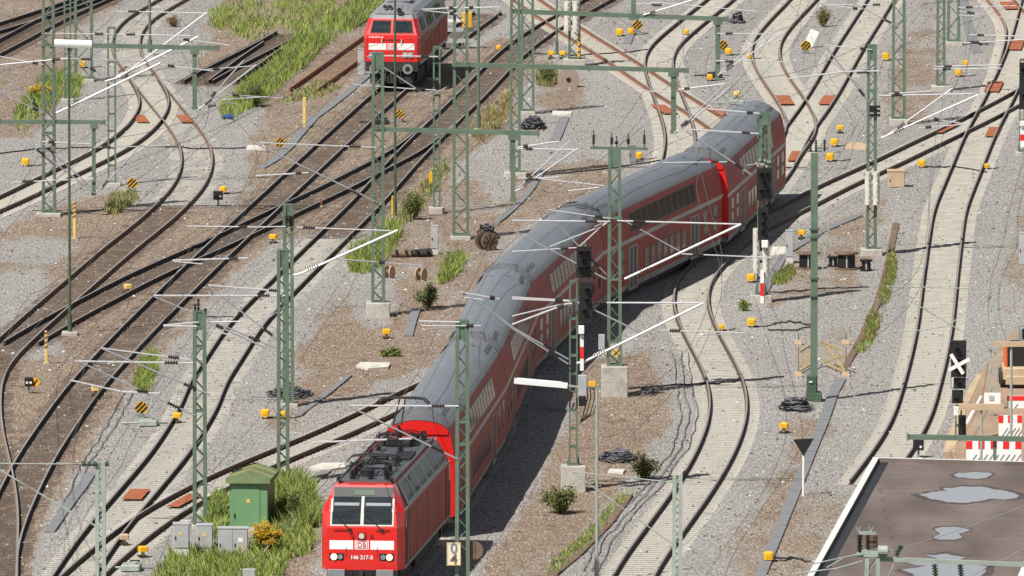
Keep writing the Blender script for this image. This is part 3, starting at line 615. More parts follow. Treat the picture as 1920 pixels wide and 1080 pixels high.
def mast(label, px, by, ty, wpx, style='lattice', f=None, m='green', groups=(), beams=(), taper=.85, cap=None, name='catenary_mast', cat='mast', plate=True, ins='ins', depth=1.0, maxh=13.5, collar=None, base='conc'):
    b = P(px, by); Y = b.y; s = SC(Y); zt = min(Q(px, ty, Y).z, maxh); w = wpx / s; o = Vector((b.x, Y, 0)); T = thing(name, label, cat, o)
    z0 = 0
    if f:                        # foundation: width and top row in picture units
        fw = f[0] / s; z0 = max(.15, Q(px, f[1], Y).z); mb = MB(o); mb.box((b.x, Y, z0 / 2 - .1), (fw, fw * 1.1, z0 + .2), bev=.03)
        if z0 > .9: mb.box((b.x, Y, z0 * .5), (fw + .012, fw * 1.1 + .012, .02))
        obj('foundation', mb, base, T)
    mb = MB(o)
    if style == 'lattice':
        lattice(mb, b.x, Y, z0, zt, w, w * taper, w * depth)
        mb.box((b.x, Y, z0 + .03), (w * 1.25, w * 1.25, .06))
        obj('lattice_frame', mb, m, T)
        if plate and ty > 0:
            c = MB(o); c.box((b.x, Y - w * .45, zt - .3), (w * taper + .06, .03, .7)); c.box((b.x, Y + w * .45, zt - .3), (w * taper + .06, .03, .7)); c.box((b.x, Y, zt + .03), (w * taper + .08, w * taper + .08, .05)); obj('head_plate', c, m, T)
    elif style == 'ladder':
        ladder(mb, b.x, Y, z0, zt, w); obj('ladder_frame', mb, m, T)
    elif style == 'hbeam':
        mb.box((b.x, Y - w * .42, (z0 + zt) / 2), (w, .035, zt - z0)); mb.box((b.x, Y + w * .42, (z0 + zt) / 2), (w, .035, zt - z0)); mb.box((b.x, Y, (z0 + zt) / 2), (.03, w * .8, zt - z0)); obj('steel_post', mb, m, T)
    else:
        mb.tube([(b.x, Y, z0), (b.x, Y, zt)], w / 2, 10, 0, w * .4); mb.tube([(b.x, Y, z0), (b.x, Y, z0 + .7)], w * .75, 10); obj('pole', mb, m, T)
    for (x0, y0, x1, y1, th, drops) in beams:
        h_ = th / s; p = Q(x0, y0, Y - .1); q = Q(x1, y1, Y - .1); mb = MB(o); mb.bar(p, q, .26, h_)
        for t in (0.0, 1.0): mb.bar(p.lerp(q, t) - Vector((.04, 0, 0)), p.lerp(q, t) + Vector((.04, 0, 0)), .34, h_ * 1.35)
        bm = obj('cross_beam', mb, m, T)
        st = MB(o); k = int((q - p).length / 1.4)
        for (dx, da, db, dw) in drops:
            a = Q(dx, da, Y - .1); c = Q(dx, db, Y - .1); d = MB(o); ww = dw / s
            d.bar(a, c, ww, ww * .8); d.bar(a + Vector((-ww, 0, -.12)), a + Vector((ww, 0, -.12)), .3, .24)
            d.bar(c + Vector((0, 0, .12)), c, ww * 1.35, ww * 1.2); obj('drop_post', d, m, bm)
    if collar:
        for cy in collar:
            z = Q(px, cy, Y).z; mb = MB(o); mb.box((b.x, Y, z), (w * 1.25, w * 1.2, .09)); obj('collar', mb, m, T)
    arms(T, o, Y, groups, b.x, -w * .5 - .05, ins)
    return T, Y, o
MS = {}
MS[1] = mast('wide green lattice mast near the upper left, its long beam crossing the light switch', 92, 404, -80, 21, f=(46, 400), depth=.9, collar=(85, 232, 250),
    beams=[(100, 84, 410, 90, 8, [(365, 92, 205, 8)]), (-30, 228, 196, 229, 7, [(176, 231, 366, 7)])],
    groups=['1:300,602,380,565,855,335,T', '1:370,312,850,331,G', '1:0,300,232,345,M;1:0,345,370,310,L', '1:0,372,232,600,D;1:0,490,232,605,D;1:0,500,150,355,N',
            '1:1052,588,1365,345,D;1:1100,545,1300,320,D;1:855,345,1150,380,M;1:1100,370,1370,350,G', '1:1060,575,1140,535,1421,515,G;1:1200,505,1500,522,G;1:1200,545,1260,555,N',
            '1:505,1030,150,762,D;1:490,1000,215,755,D', '1:515,1028,755,770,D;1:495,785,880,778,G', '1:500,955,60,970,M;1:500,948,70,972,M', '1:480,768,225,755,L'])
MS[2] = mast('green lattice mast on a pale concrete block, its tip in front of the diesel locomotive', 709, 592, 100, 20, f=(45, 566), collar=(240,),
    beams=[(705, 242, 1010, 250, 8, [(962, 252, 378, 9)])],
    groups=['2:640,786,15,760,M', '2:630,1075,570,1040,0,766,D', '2:280,920,0,937,L', '3:15,1018,40,1008,350,790,D;3:35,1000,315,745,D', '3:30,792,350,798,L;3:30,785,250,752,M', '3:30,948,155,953,490,990,M;3:130,950,250,943,M;3:300,1017,465,998,M'])
MS[3] = mast('tall lattice mast behind the grass clump, its beam ending over the crossing rails', 864, 448, -60, 26, f=(38, 441), collar=(122,), depth=.7,
    beams=[(855, 121, 1290, 132, 8, [(1263, 134, 250, 10)])],
    groups=['2:1075,40,885,51,L;2:1110,42,1300,38,L', '2:1075,75,900,56,M', '3:865,708,890,690,1140,445,D;3:880,700,900,693,1165,460,D', '3:850,490,690,485,M;3:885,478,1130,447,L'])
MS[4] = mast('slim lattice mast with dark fittings low down, in front of its taller twin', 966, 330, -60, 16, f=(42, 322), depth=1.2,
    beams=[(958, 21, 1365, 36, 8, [(1346, 37, 150, 9), (1188, 28, -40, 9)])],
    groups=['3:1095,402,1140,375,1440,175,D;3:1105,390,1400,140,D', '3:1085,325,1255,318,1470,333,M', '3:1095,178,1421,183,M', '3:660,20,780,15,1300,60,M;3:700,80,750,65,960,0,L', '2:1290,70,1155,0,G;2:1290,85,1360,115,G'])
MS[5] = mast('broader lattice mast standing just behind the slim one with dark fittings', 989, 213, -60, 22, f=(30, 210))
MS[6] = mast('green lattice mast with two stacked concrete weights and a yellow black striped leg', 1077, 124, -70, 19, f=(42, 110))
MS[7] = mast('lattice mast with insulator crossbar on the big concrete block beside the train', 1152, 742, 280, 22, f=(50, 685), collar=(408, 523, 640), taper=.8,
    groups=['7:520,186,0,180,L', '7:525,170,190,122,M', '7:520,180,490,205,200,320,M;7:500,190,360,318,M', '7:500,492,10,235,D', '7:345,325,0,346,M;7:505,470,165,120,G', '7:560,182,1215,200,L', '7:600,492,1220,200,T', '7:600,182,905,350,G', '7:900,358,1380,378,M'])
MS[8] = mast('lattice mast with green head plate, standing directly behind its twin near the yellow boxes', 541, 762, 385, 15, f=(36, 756), taper=.9,
    groups=['6:165,212,0,215,M;6:-370,210,0,215,M', '6:180,215,720,235,M', '6:200,472,240,462,755,232,T', '6:620,400,430,385,880,420,G', '6:150,640,-110,830,N', '5:1540,560,1110,525,L', '5:1530,581,820,580,L', '5:1500,830,1110,530,D', '5:1470,860,820,585,D', '5:1320,380,920,393,L;5:1080,412,920,398,M'])
MS[9] = mast('front lattice mast beside the yellow boxes, standing on the gravel below its twin', 531, 906, 470, 17, f=(30, 902), taper=.9, collar=(560, 795))
MS[10] = mast('lattice mast rising behind the two small grey cabinets, dark insulators on its head', 375, 990, 585, 20, taper=.9, f=(30, 985), collar=(650, 770),
    groups=['5:1060,722,870,738,M;5:1110,722,1285,718,M', '5:1050,745,870,741,L;5:1110,765,1220,788,M', '5:1050,755,920,757,875,775,855,810,850,850,N', '5:1015,922,540,860,M', '5:1030,940,400,930,L', '5:1120,1110,545,863,D', 'a:1040,225,405,-70,D', 'a:850,108,650,98,372,36,L', 'a:640,85,500,72,450,85,430,110,428,135,N', '5:1110,720,1421,862,D'])
MS[11] = mast('tall lattice mast right in front of the train, carrying the white plate with numbers', 867, 1128, 602, 21, collar=(790, 832), f=(46, 1120),
    groups=['6:1085,722,870,717,L', '6:1200,741,880,741,M', '6:1085,790,1060,752,1000,752,880,765,N', 'b:1080,175,500,172,L', 'b:1075,458,500,178,D', 'b:830,348,300,368,L'], taper=.85)
MS[12] = mast('pale grey lattice post at the bottom left edge', 189, 1128, 866, 13, m='galv', f=(22, 1124), plate=False, taper=.9, ins='insg',
    groups=['a:520,485,0,480,V;a:520,490,300,478,V', 'a:525,825,400,748,0,518,V', 'a:520,815,380,745,-20,500,V'])
MS[13] = mast('pale grey lattice post over the winding track at bottom centre', 1270, 1130, 892, 12, m='galv', f=(22, 1126), plate=False, taper=.95, ins='insg',
    groups=['c:870,582,320,525,V', 'c:860,912,325,530,V', 'c:905,915,930,905,1245,590,V', 'c:985,588,900,590,V'])
MS[14] = mast('lattice mast with pale concrete weights at half height, right of the last coach', 1634, 478, 85, 15, f=(40, 466), collar=(170, 205), taper=.8,
    groups=['4:598,548,370,255,D', '4:590,495,310,250,N', '4:610,265,360,240,M', '4:650,378,460,382,165,420,L', '4:650,510,1145,500,L', '4:660,735,1175,505,L', '4:700,715,1040,470,M', '4:700,500,930,485,M', '4:640,360,480,378,N', '4:1135,664,910,630,M;4:1130,660,860,682,M'])
MS[15] = mast('tall lattice mast near the top right between two gravel strips', 1685, 234, -60, 22, f=(34, 222),
    groups=['4:745,140,480,0,G', '4:700,25,355,25,M', '4:560,50,355,25,M'])
MS[16] = mast('faint slim lattice mast on a pale block near the top right corner', 1764, 170, -60, 13, f=(36, 160),
    groups=['4:1300,345,950,355,L', '4:1300,365,940,368,L', '4:960,300,1170,500,N'])
MS[17] = mast('lattice mast closest to the upper right corner, beside the dark cable duct', 1788, 84, -60, 20, f=(34, 77),
    groups=['4:1070,40,1380,30,M', '4:1180,88,1070,80,M', '4:1075,60,1400,105,M', '4:1130,185,1440,195,L', '4:1090,230,1440,210,L', '4:1080,230,1440,440,D', '4:1130,200,1440,380,D'])
MS[18] = mast('flat ladder mast beside the light switch at upper left', 210, 348, 52, 13, 'ladder', f=(34, 343), taper=1,
    groups=['1:620,60,1105,70,M', '1:560,432,640,410,1105,65,L', '1:600,182,220,177,M;1:620,182,1020,190,M', '1:940,205,1220,240,M', '1:620,412,1055,195,T', '1:540,400,300,245,D'])
MS[19] = mast('narrow ladder mast at the upper left corner', 127, 190, -40, 11, 'ladder', f=(24, 188))
MS[20] = mast('very wide braced lattice tower at the upper left corner', 157, 152, -80, 30, f=(42, 149), depth=.8, taper=1)
MS[21] = mast('flat ladder mast on a small concrete block below the diesel locomotive', 819, 400, 88, 11, 'ladder', f=(30, 388),
    groups=['2:970,302,600,296,L', '2:1025,460,920,516,590,300,D', '2:960,480,850,475,515,450,M'])
MS[22] = mast('pale ladder post at the right edge near the orange machine', 1861, 778, 545, 11, 'ladder', m='galv', f=(22, 774), ins='insg',
    groups=['8:1240,545,685,530,V', '8:1260,870,690,535,V', '8:1245,560,1020,740,880,765,700,776,V'])
MS[23] = mast('dark green steel post whose foot stands in a heap of cables', 1526, 752, 288, 13, 'hbeam', m='green', f=(30, 735), base='green_d')
MS[24] = mast('thin dark green pole cutting across the diesel locomotive', 741, 412, -60, 5, 'pole', m='green_d', f=(16, 409))
MS[25] = mast('thin green pole between the tall lattice masts at top centre', 897, 246, -60, 6, 'pole', m='green', f=(14, 244))
MS[26] = mast('short green post between the bends at the upper left', 281, 104, -60, 6, 'pole', m='green', f=(16, 101))
MS[27] = mast('thin grey pole rising from the bottom edge beside the dark bush', 1119, 1092, 728, 6, 'pole', m='galv', f=(16, 1089))
MS[28] = mast('thin pole with yellow foot in front of the crossing rusty rails', 1044, 108, -50, 4, 'pole', m='green', f=(10, 106))
# special fittings
def addbox(T, o, name, px, py, Y, w, h, m, d=.25, off=-.35, wpx=True):
    s = SC(Y); p = Q(px, py, Y + off); mb = MB(o); mb.box(p, (w / s, d, h / s), bev=.015); return obj(name, mb, m, T)
T, Y, o = MS[7]; s = SC(Y)
mb = MB(o); mb.bar(Q(1107, 277, Y), Q(1215, 279, Y), .14, .1); cb = obj('cross_beam', mb, 'green', T)
for x, t in ((1113, 243), (1147, 248), (1156, 255), (1178, 250), (1208, 243)):
    k = MB(o); k.insul(Q(x, 270, Y), Q(x, t + 10, Y), .07); k.tube([Q(x, 278, Y), Q(x, t, Y)], .02); obj('insulator', k, 'ins', cb)
addbox(T, o, 'junction_box', 1128, 641, Y, 12, 28, 'grey', .3); addbox(T, o, 'junction_box', 1184, 641, Y, 12, 28, 'grey', .3)
mb = MB(o); c = Q(1155, 661, Y - .3); mb.disc(c, .17, .03, 'y', 18); mb.bar(c + Vector((-.12, -.03, -.12)), c + Vector((.12, -.03, .12)), .03, .02, 1); mb.bar(c + Vector((.12, -.032, -.12)), c + Vector((-.12, -.032, .12)), .03, .02, 1); obj('round_sign', mb, ['yellow_p', 'black'], T)
T, Y, o = MS[10]
for x, t in ((366, 570), (372, 560), (385, 578)):
    k = MB(o); k.insul(Q(x, 596, Y), Q(x, t, Y), .07); obj('insulator', k, 'ins', T)
T, Y, o = MS[8]
for x in (543, 549, 537):
    k = MB(o); k.insul(Q(x, 424, Y - .3), Q(x, 404, Y - .3), .07); obj('insulator', k, 'ins', T)
T, Y, o = MS[6]
for x, a, b_ in ((1064, 3, 57), (1080, 2, 60)):
    mb = MB(o); p, q = Q(x, b_, Y - .5), Q(x, a, Y - .5); mb.tube([p, q], .19, 14); g = obj('concrete_weight', mb, 'concw', T)
    for i in range(6): k = MB(o); z = p.lerp(q, (i + .5) / 6); k.box(z + Vector((.06, -.19, 0)), (.05, .02, .14)); obj('weight_slot', k, 'greym', g)
for i in range(5):
    k = MB(o); k.bar(Q(1085, 107 - i * 11, Y - .4), Q(1085, 100 - i * 11, Y - .4), .12, .05); obj('warning_stripe', k, 'yellow', T)
T, Y, o = MS[14]
for x in (1628, 1643):
    mb = MB(o); p, q = Q(x, 384, Y - .45), Q(x, 322, Y - .45); mb.tube([p, q], .16, 14); g = obj('concrete_weight', mb, 'concw', T)
    for i in range(6): k = MB(o); z = p.lerp(q, (i + .5) / 6); k.box(z + Vector((.05, -.16, 0)), (.05, .02, .14)); obj('weight_slot', k, 'greym', g)
for y_ in (200, 208, 216): 
    k = MB(o); k.box(Q(1640, y_, Y - .2), (.5, .3, .1)); obj('tension_wheel', k, 'black', T)
T, Y, o = MS[23]
mb = MB(o); p = Q(1522, 720, Y - .1); mb.box(p, (.42, .5, .75), bev=.04); obj('post_shoe', mb, 'green_d', T); k = MB(o); k.box(Q(1520, 716, Y - .4), (.14, .02, .06)); obj('mast_number_plate', k, 'white', T)
for x, y_, w in ((1527, 284, 30), (1540, 278, 26)): k = MB(o); k.bar(Q(x - w / 2, y_, Y), Q(x + w / 2, y_, Y), .06, .05); obj('top_bracket', k, 'green', T)
for x in (1520, 1530, 1546): k = MB(o); k.insul(Q(x, 284, Y), Q(x, 262, Y), .06); obj('insulator', k, 'ins', T)
for y_ in (430, 445, 522, 555): k = MB(o); k.box(Q(1527, y_, Y), (.4, .42, .05)); obj('collar', k, 'green_d', T)
k = MB(o); k.tube([Q(1540, 520, Y), Q(1548, 470, Y), Q(1556, 410, Y)], .03); obj('rod', k, 'galv', T)
T, Y, o = MS[12]
for z_ in ((465, 'x'),):
    for x0 in (-35, -25, -15, 8): k = MB(o); p = Q(189 + x0, 870, Y - .2); k.insul(p, p + Vector((.14, 0, 0)), .09); obj('insulator', k, 'insg', T)
# plate with two digits on the mast in front of the train, and the disc seen from the side
T, Y, o = MS[11]; addbox(T, o, 'number_board', 851, 1039, Y, 26, 43, 'white', .03, -.45)
sg = [x for x in COL.objects if x.name.startswith('number_board')][-1]; sg.data.materials[0] = mat('cream_board', (.8, .72, .55), .5, var=.04)
s = SC(Y); p = Q(851, 1039, Y - .47) - o; mb = MB(o)
fr = MB(o)
for a, b_ in (((-12, -20), (12, -20)), ((12, -20), (12, 20)), ((12, 20), (-12, 20)), ((-12, 20), (-12, -20))):
    fr.bar(Q(851 + a[0], 1039 + a[1], Y - .47), Q(851 + b_[0], 1039 + b_[1], Y - .47), .012, .03)
obj('board_rim', fr, 'yellow_p', sg)
text_mesh('digit', '0', .52, sg, p + Vector((0, -.01, .2)), (R(90), 0, 0), 'greym', .008); text_mesh('digit', '4', .52, sg, p + Vector((0, -.01, -.2)), (R(90), 0, 0), 'timber', .008)
mb = MB(o); c = Q(889, 1032, Y - .1); mb.disc(c, .33, .04, 'y', 22); obj('shaded_round_board', mb, 'timber', T)  # yellow disc in shadow: the shade is put into its dark brown colour
mb = MB(o); mb.bar(c + Vector((0, -.04, -.3)), c + Vector((0, -.04, .3)), .05, .02); obj('board_bracket', mb, 'timber', T)
# ------------------------------------------------------------------ lamps
T, Y, o = mast('slender dark lamp pole with a long white tube lamp on top at upper left', 131, 628, 88, 5.5, 'pole', m='green_d', name='lamp_post', cat='lamp post', f=(30, 622))
mb = MB(o); p, q = Q(102, 81, Y), Q(172, 83, Y); mb.tube([p, q], .17, 12); mb.bar(p + Vector((0, 0, -.14)), q + Vector((0, 0, -.14)), .3, .04, 1); obj('lamp_head', mb, ['whiteb', 'galv'], T)
mb = MB(o); mb.box(Q(134, 90, Y), (.12, .12, .25)); obj('lamp_bracket', mb, 'galv', T)

# ------------------------------------------------------------------ signals
def signal(label, px, by, ty, wpx, f, heads, sg, boxes, lamp=None, legs=None):
    b = P(px, by); Y = b.y; s = SC(Y); o = Vector((b.x, Y, 0)); T = thing('railway_signal', label, 'signal', o)
    z0 = .05
    if f: z0 = Q(px, f[1], Y).z; mb = MB(o); mb.box((b.x, Y, z0 / 2 - .1), (f[0] / s, f[0] / s, z0 + .2), bev=.03); obj('foundation', mb, 'conc', T)
    mb = MB(o); w = wpx / s; zt = Q(px, ty, Y).z
    ladder(mb, b.x, Y - w * .35, z0, zt, w, .7, .06); ladder(mb, b.x, Y + w * .35, z0, zt, w, .7, .06); mb.box((b.x, Y, z0 + .03), (w * 1.7, w * 1.5, .06))
    for e in (-1, 1): mb.bar((b.x + e * w * .85, Y, z0), (b.x + e * w * .5, Y, z0 + .5), .06, .06)
    mb.box((b.x, Y, zt), (w * 1.1, w, .05)); obj('signal_mast', mb, 'green', T)
    for (x0, y0, x1, y1, hoods) in heads:
        p, q = Q(x0, y1, Y - .45), Q(x1, y0, Y - .45); mb = MB(o); W_, H_ = q.x - p.x, q.z - p.z; c = (p + q) / 2
        mb.box(c, (W_, .05, H_), bev=.012); mb.box(c + Vector((0, .18, 0)), (W_ * .7, .3, H_ * .85)); hd = obj('signal_head', mb, 'black', T)
        for hx, hy in hoods:
            h_ = MB(o); cc = Vector((p.x + W_ * hx, p.y - .03, p.z + H_ * hy)); n = 10
            for i in range(n):
                a0, a1 = math.pi * i / n, math.pi * (i + 1) / n; r = .11
                h_.add([cc + Vector((math.cos(a) * r, dy, math.sin(a) * r)) for a in (a0, a1) for dy in (0, -.24)], [(0, 1, 3, 2)])
            h_.disc(cc + Vector((0, .01, 0)), .1, .03, 'y', 14); obj('lamp_hood', h_, 'under', hd)
    for (x, y0, y1, wd) in sg:
        zs = [y0 + (y1 - y0) * i / 3 for i in range(4)]; mb = MB(o)
        for i in range(3): mb.bar(Q(x, zs[i], Y - .5), Q(x, zs[i + 1], Y - .5), .03, wd / s, [0, 1, 0][i], up=(1, 0, 0))
        obj('mast_board', mb, ['white', 'redm'], T)
    for (n, x, y, w_, h_, m) in boxes: addbox(T, o, n, x, y, Y, w_, h_, m, .22, -.55)
    return T, Y, o
T, Y, o = signal('black light signal and white lamp on a green ladder mast, right of the second coach', 1075, 920, 528, 13, (47, 872),
    [(1081, 462, 1109, 521, [(.3, .8), (.7, .8), (.5, .55), (.3, .3), (.7, .3)]), (1086, 528, 1111, 606, [(.6, .8), (.6, .55), (.4, .3)])],
    [(1091, 628, 695, 7)], [('number_plate', 1090, 618, 11, 15, 'white'), ('relay_box', 1092, 722, 16, 38, 'grey'), ('equipment_box', 1110, 719, 14, 9, 'yellow'), ('cable_box', 1092, 752, 14, 18, 'black')])
mb = MB(o); p, q = Q(964, 714, Y - .5), Q(1064, 723, Y - .5); mb.bar(p, q, .3, .19); mb.bar(p.lerp(q, .06) + Vector((0, 0, .1)), p.lerp(q, .9) + Vector((0, 0, .1)), .22, .05); lp = obj('lamp_head', mb, 'whiteb', T)
mb = MB(o); mb.bar(Q(1060, 722, Y - .5), Q(1126, 731, Y - .5), .08, .07); obj('lamp_arm', mb, 'galv', T)
arms(T, o, Y, ['7:310,610,0,598,L', '7:305,606,0,588,M', '7:320,625,270,625,0,690,M', '7:320,622,290,625,0,735,L', '7:350,618,1000,620,L', '7:345,940,380,935,1020,620,T', '7:350,615,680,775,D', '7:1240,780,780,765,M', '7:300,945,0,755,-120,660,D', '7:300,920,20,760,-260,560,D', '6:1300,600,1085,560,M', '6:1210,602,1110,590,M', '7:1160,795,1050,785,1010,795,990,820,985,850,N'], o.x, -.35)
for x in (1100, 1106, 1113, 1119): k = MB(o); k.tube([Q(x, 726, Y - .4), Q(x + 2, 745, Y - .4), Q(x - 6, 775, Y - .4), Q(1088, 792, Y - .3)], .022, 5); obj('hanging_cable', k, 'cable', T)
T, Y, o = signal('tall signal with green lattice top and stacked concrete weights, right beside the last coach', 1427, 566, 212, 13, (40, 552),
    [(1419, 315, 1447, 376, [(.3, .8), (.7, .8), (.5, .55), (.3, .3), (.7, .3)]), (1421, 388, 1441, 450, [(.5, .8), (.5, .5), (.5, .25)])],
    [(1429, 506, 580, 7)], [('number_plate', 1434, 457, 12, 13, 'white'), ('relay_box', 1428, 597, 21, 33, 'grey')])
mb = MB(o); lattice(mb, o.x + .15, Y, Q(1433, 312, Y).z, Q(1433, 212, Y).z, .42, .34); obj('lattice_top', mb, 'green', T)
mb = MB(o); mb.box(Q(1434, 222, Y - .25), (.36, .03, .6)); obj('head_plate', mb, 'green', T)
for x, a in ((1418, 428), (1436, 452)):
    mb = MB(o); p, q = Q(x, 512, Y - .3), Q(x, a, Y - .3); mb.tube([p, q], .15, 12); g = obj('concrete_weight', mb, 'concw', T)
    for i in range(6): k = MB(o); z = p.lerp(q, (i + .5) / 6); k.box(z + Vector((.05, -.15, 0)), (.05, .02, .12)); obj('weight_slot', k, 'greym', g)
for i, (x, y) in enumerate([(1418 + 3.2 * k, 306 + 6 * math.sin(k * 2.3)) for k in range(9)]): k = MB(o); k.disc(Q(x, y, Y - .3), .055, .1, 'y', 8); obj('clamp', k, 'galv', T)
arms(T, o, Y, ['3:1320,605,1040,580,L;3:1260,615,1140,610,N', '3:1315,712,950,690,L', '3:1275,930,930,700,D', '3:1145,862,805,867,M;3:920,885,810,880,N', '3:1250,880,1330,870,N', '7:1310,395,1195,395,1170,440,V'], o.x, -.35)
T, Y, o = signal('black signal crossed out by a white X at the right edge', 1797, 836, 762, 10, None,
    [(1783, 638, 1812, 707, [(.4, .75), (.5, .45), (.4, .2)]), (1788, 708, 1810, 728, [(.5, .4)]), (1785, 731, 1806, 756, [(.4, .3)])], [], [('mounting_cap', 1793, 770, 9, 16, 'white')])
mb = MB(o); p = Q(1797, 683, Y - .75)
for a, b_ in (((1783, 664), (1806, 701)), ((1779, 694), (1818, 673))): mb.bar(Q(*a, Y - .75 - .03 * (a[0] > 1780)), Q(*b_, Y - .75 - .03 * (a[0] > 1780)), .03, .14)
obj('cross_board', mb, 'white', T); mb = MB(o)
for x in (1783, 1810): mb.bar(Q(x, 706, Y - .3), Q(x, 728, Y - .3), .04, .04)
mb.bar(Q(1783, 728, Y - .3), Q(1810, 728, Y - .3), .04, .04); obj('head_frame', mb, 'greym', T)
k = MB(o); k.box(Q(1804, 800, Y), (.3, .3, .9)); obj('cable_chute', k, 'black', T)
T, Y, o = signal('black light signal head on a post at the right picture edge, near the top', 1916, 292, 112, 8, (24, 284),
    [(1911, 117, 1932, 205, [(.3, .85), (.7, .65), (.4, .3)])], [(1917, 240, 276, 8)], [('number_plate', 1917, 231, 10, 9, 'white')])
# ------------------------------------------------------------------ ground sheet
def proj_np(x, y, z=0.0):
    rx, ry, rz = x - CAMP.x, y - CAMP.y, z - CAMP.z
    dep = ry * FWD.y + rz * FWD.z; u = ry * UP.y + rz * UP.z
    return 960 + F * rx / dep, 540 - F * u / dep
def inpoly(px, py, poly):
    r = np.zeros(px.shape, bool); n = len(poly)
    for i in range(n):
        x0, y0 = poly[i]; x1, y1 = poly[(i + 1) % n]
        c = ((y0 > py) != (y1 > py)) & (px < (x1 - x0) * (py - y0) / (y1 - y0 + 1e-9) + x0); r ^= c
    return r
xs = np.concatenate([[-3000, -900, -300, -120, -60], np.arange(-32, 36.01, .3), [60, 120, 300, 900, 3000]])
ys = np.concatenate([[-3000, -900, -400, -200, -135], np.arange(-120, 215, 1.2), [240, 300, 450, 900, 3000]])
GX, GY = np.meshgrid(xs, ys); gx = GX.ravel(); gy = GY.ravel()
ppx, ppy = proj_np(gx, gy)
BR = [  # brown soil and old ballast areas of the yard
 ([(-80, 410), (160, 370), (320, 345), (470, 290), (600, 230), (690, 160), (840, 110), (960, 60), (975, 230), (880, 290), (740, 420), (600, 430), (505, 470), (390, 600), (250, 720), (160, 850), (100, 960), (60, 1100), (-80, 1100)], .95),
 ([(600, 570), (700, 500), (730, 400), (800, 340), (900, 330), (960, 440), (900, 570), (830, 690), (700, 740), (540, 760), (600, 690), (540, 650)], .72),
 ([(1090, 680), (1260, 640), (1280, 760), (1230, 860), (1150, 970), (1000, 1120), (860, 1120), (960, 990), (1060, 800)], .92),
 ([(1400, 640), (1480, 560), (1600, 560), (1640, 480), (1680, 380), (1640, 350), (1460, 440), (1420, 560)], .6),
 ([(1370, 760), (1560, 790), (1640, 860), (1500, 1120), (1280, 1120), (1420, 900)], .68),
 ([(1010, 140), (1110, 150), (1090, 210), (1000, 205)], .8), ([(960, 330), (1100, 290), (1190, 330), (1100, 390), (940, 440)], .8),
 ([(-80, 20), (90, -30), (260, -30), (210, 50), (170, 120), (60, 260), (-80, 260)], .85), ([(420, -30), (720, -30), (700, 130), (600, 230), (520, 300), (440, 300), (400, 200), (350, 150), (380, 60)], .8),
 ([(1550, 20), (1760, 0), (1775, 170), (1700, 270), (1660, 320), (1650, 150)], .7), ([(1470, 50), (1560, 40), (1570, 120), (1480, 140)], .6),
 ([(1830, 260), (1960, 300), (1960, 560), (1870, 600)], .5), ([(1350, 130), (1400, 110), (1410, 190), (1350, 200)], .6), ([(1130, 0), (1180, 0), (1100, 90), (1010, 130), (900, 220), (800, 330), (760, 330), (900, 160)], .6), ([(1300, 620), (1420, 640), (1480, 760), (1420, 900), (1400, 760)], .45), ([(560, 640), (800, 560), (780, 760), (560, 850), (480, 830)], .6), ([(1490, 590), (1700, 580), (1660, 680), (1480, 700)], .35), ([(480, 1000), (620, 920), (620, 1100), (540, 1100)], .7), ([(1100, 690), (1250, 690), (1260, 800), (1130, 900), (1080, 870)], .9)]
GREYP = [((30, 560), (70, 60)), ((60, 650), (50, 25)), ((60, 470), (80, 26)), ((770, 30), (30, 20)), ((200, 690), (40, 30)), ((420, 215), (70, 40)), ((700, 560), (40, 60))]
br = np.zeros(len(gx))
for poly, w in BR:
    jx, jy = ppx, ppy
    for dx, dy, q in ((0, 0, .4), (14, 6, .15), (-14, -6, .15), (20, -9, .15), (-20, 9, .15)):
        br = br + w * q * inpoly(jx + dx, jy + dy, poly) * (1 - br)
br = np.clip(br * 1.15, 0, 1)
for (cx, cy), (rx, ry) in GREYP: br *= 1 - .9 * np.exp(-(((ppx - cx) / rx) ** 2 + ((ppy - cy) / ry) ** 2) ** 2)
bei = np.zeros(len(gx)); drk = np.zeros(len(gx)); rus = np.zeros(len(gx)); gry = np.zeros(len(gx))
for (a, s), style, rail, YF, fst in TRACKS:
    st = a[::2]; d2 = np.full(len(gx), 1e9)
    for i in range(0, len(st), 40):
        blk = st[i:i + 41]; m = (gy > blk[:, 1].min() - 6) & (gy < blk[:, 1].max() + 6) & (gx > blk[:, 0].min() - 6) & (gx < blk[:, 0].max() + 6)
        if m.any(): d2[m] = np.minimum(d2[m], ((gx[m, None] - blk[None, :, 0]) ** 2 + ((gy[m, None] - blk[None, :, 1]) * .999) ** 2).min(1))
    d = np.sqrt(d2); f = np.clip((1.75 - d) / .85, 0, 1)
    new = np.where(gy > YF, fst == 'new', style == 'new')
    bei = np.maximum(bei, f * new); gry = np.maximum(gry, np.clip((3.4 - d) / 1.4, 0, 1) * new); drk = np.maximum(drk, f * ~new)
    if rail == 'rail_rust': rus = np.maximum(rus, f * .8)
br = br * (1 - .75 * gry * (drk < .3))
far_ = np.clip(np.maximum((np.abs(gx) - 38) / 6, np.maximum((gy - 205) / 15, (-125 - gy) / 6)), 0, 1)
me = bpy.data.meshes.new('ground'); nx, ny = len(xs), len(ys)
gz = RNG.normal(0, .013, len(gx)); gz = np.where((np.abs(gx) < 34), gz * (1 - .55 * np.maximum(bei, drk)), 0)
me.from_pydata(np.stack([gx, gy, gz], 1).tolist(), [], [(j * nx + i, j * nx + i + 1, (j + 1) * nx + i + 1, (j + 1) * nx + i) for j in range(ny - 1) for i in range(nx - 1)])
for nm, arr in (('brown', br), ('beige', bei), ('dark', drk), ('rust', rus), ('far', far_)):
    at = me.attributes.new(nm, 'FLOAT', 'POINT'); at.data.foreach_set('value', arr.astype(np.float32))
me.polygons.foreach_set('use_smooth', [True] * len(me.polygons))
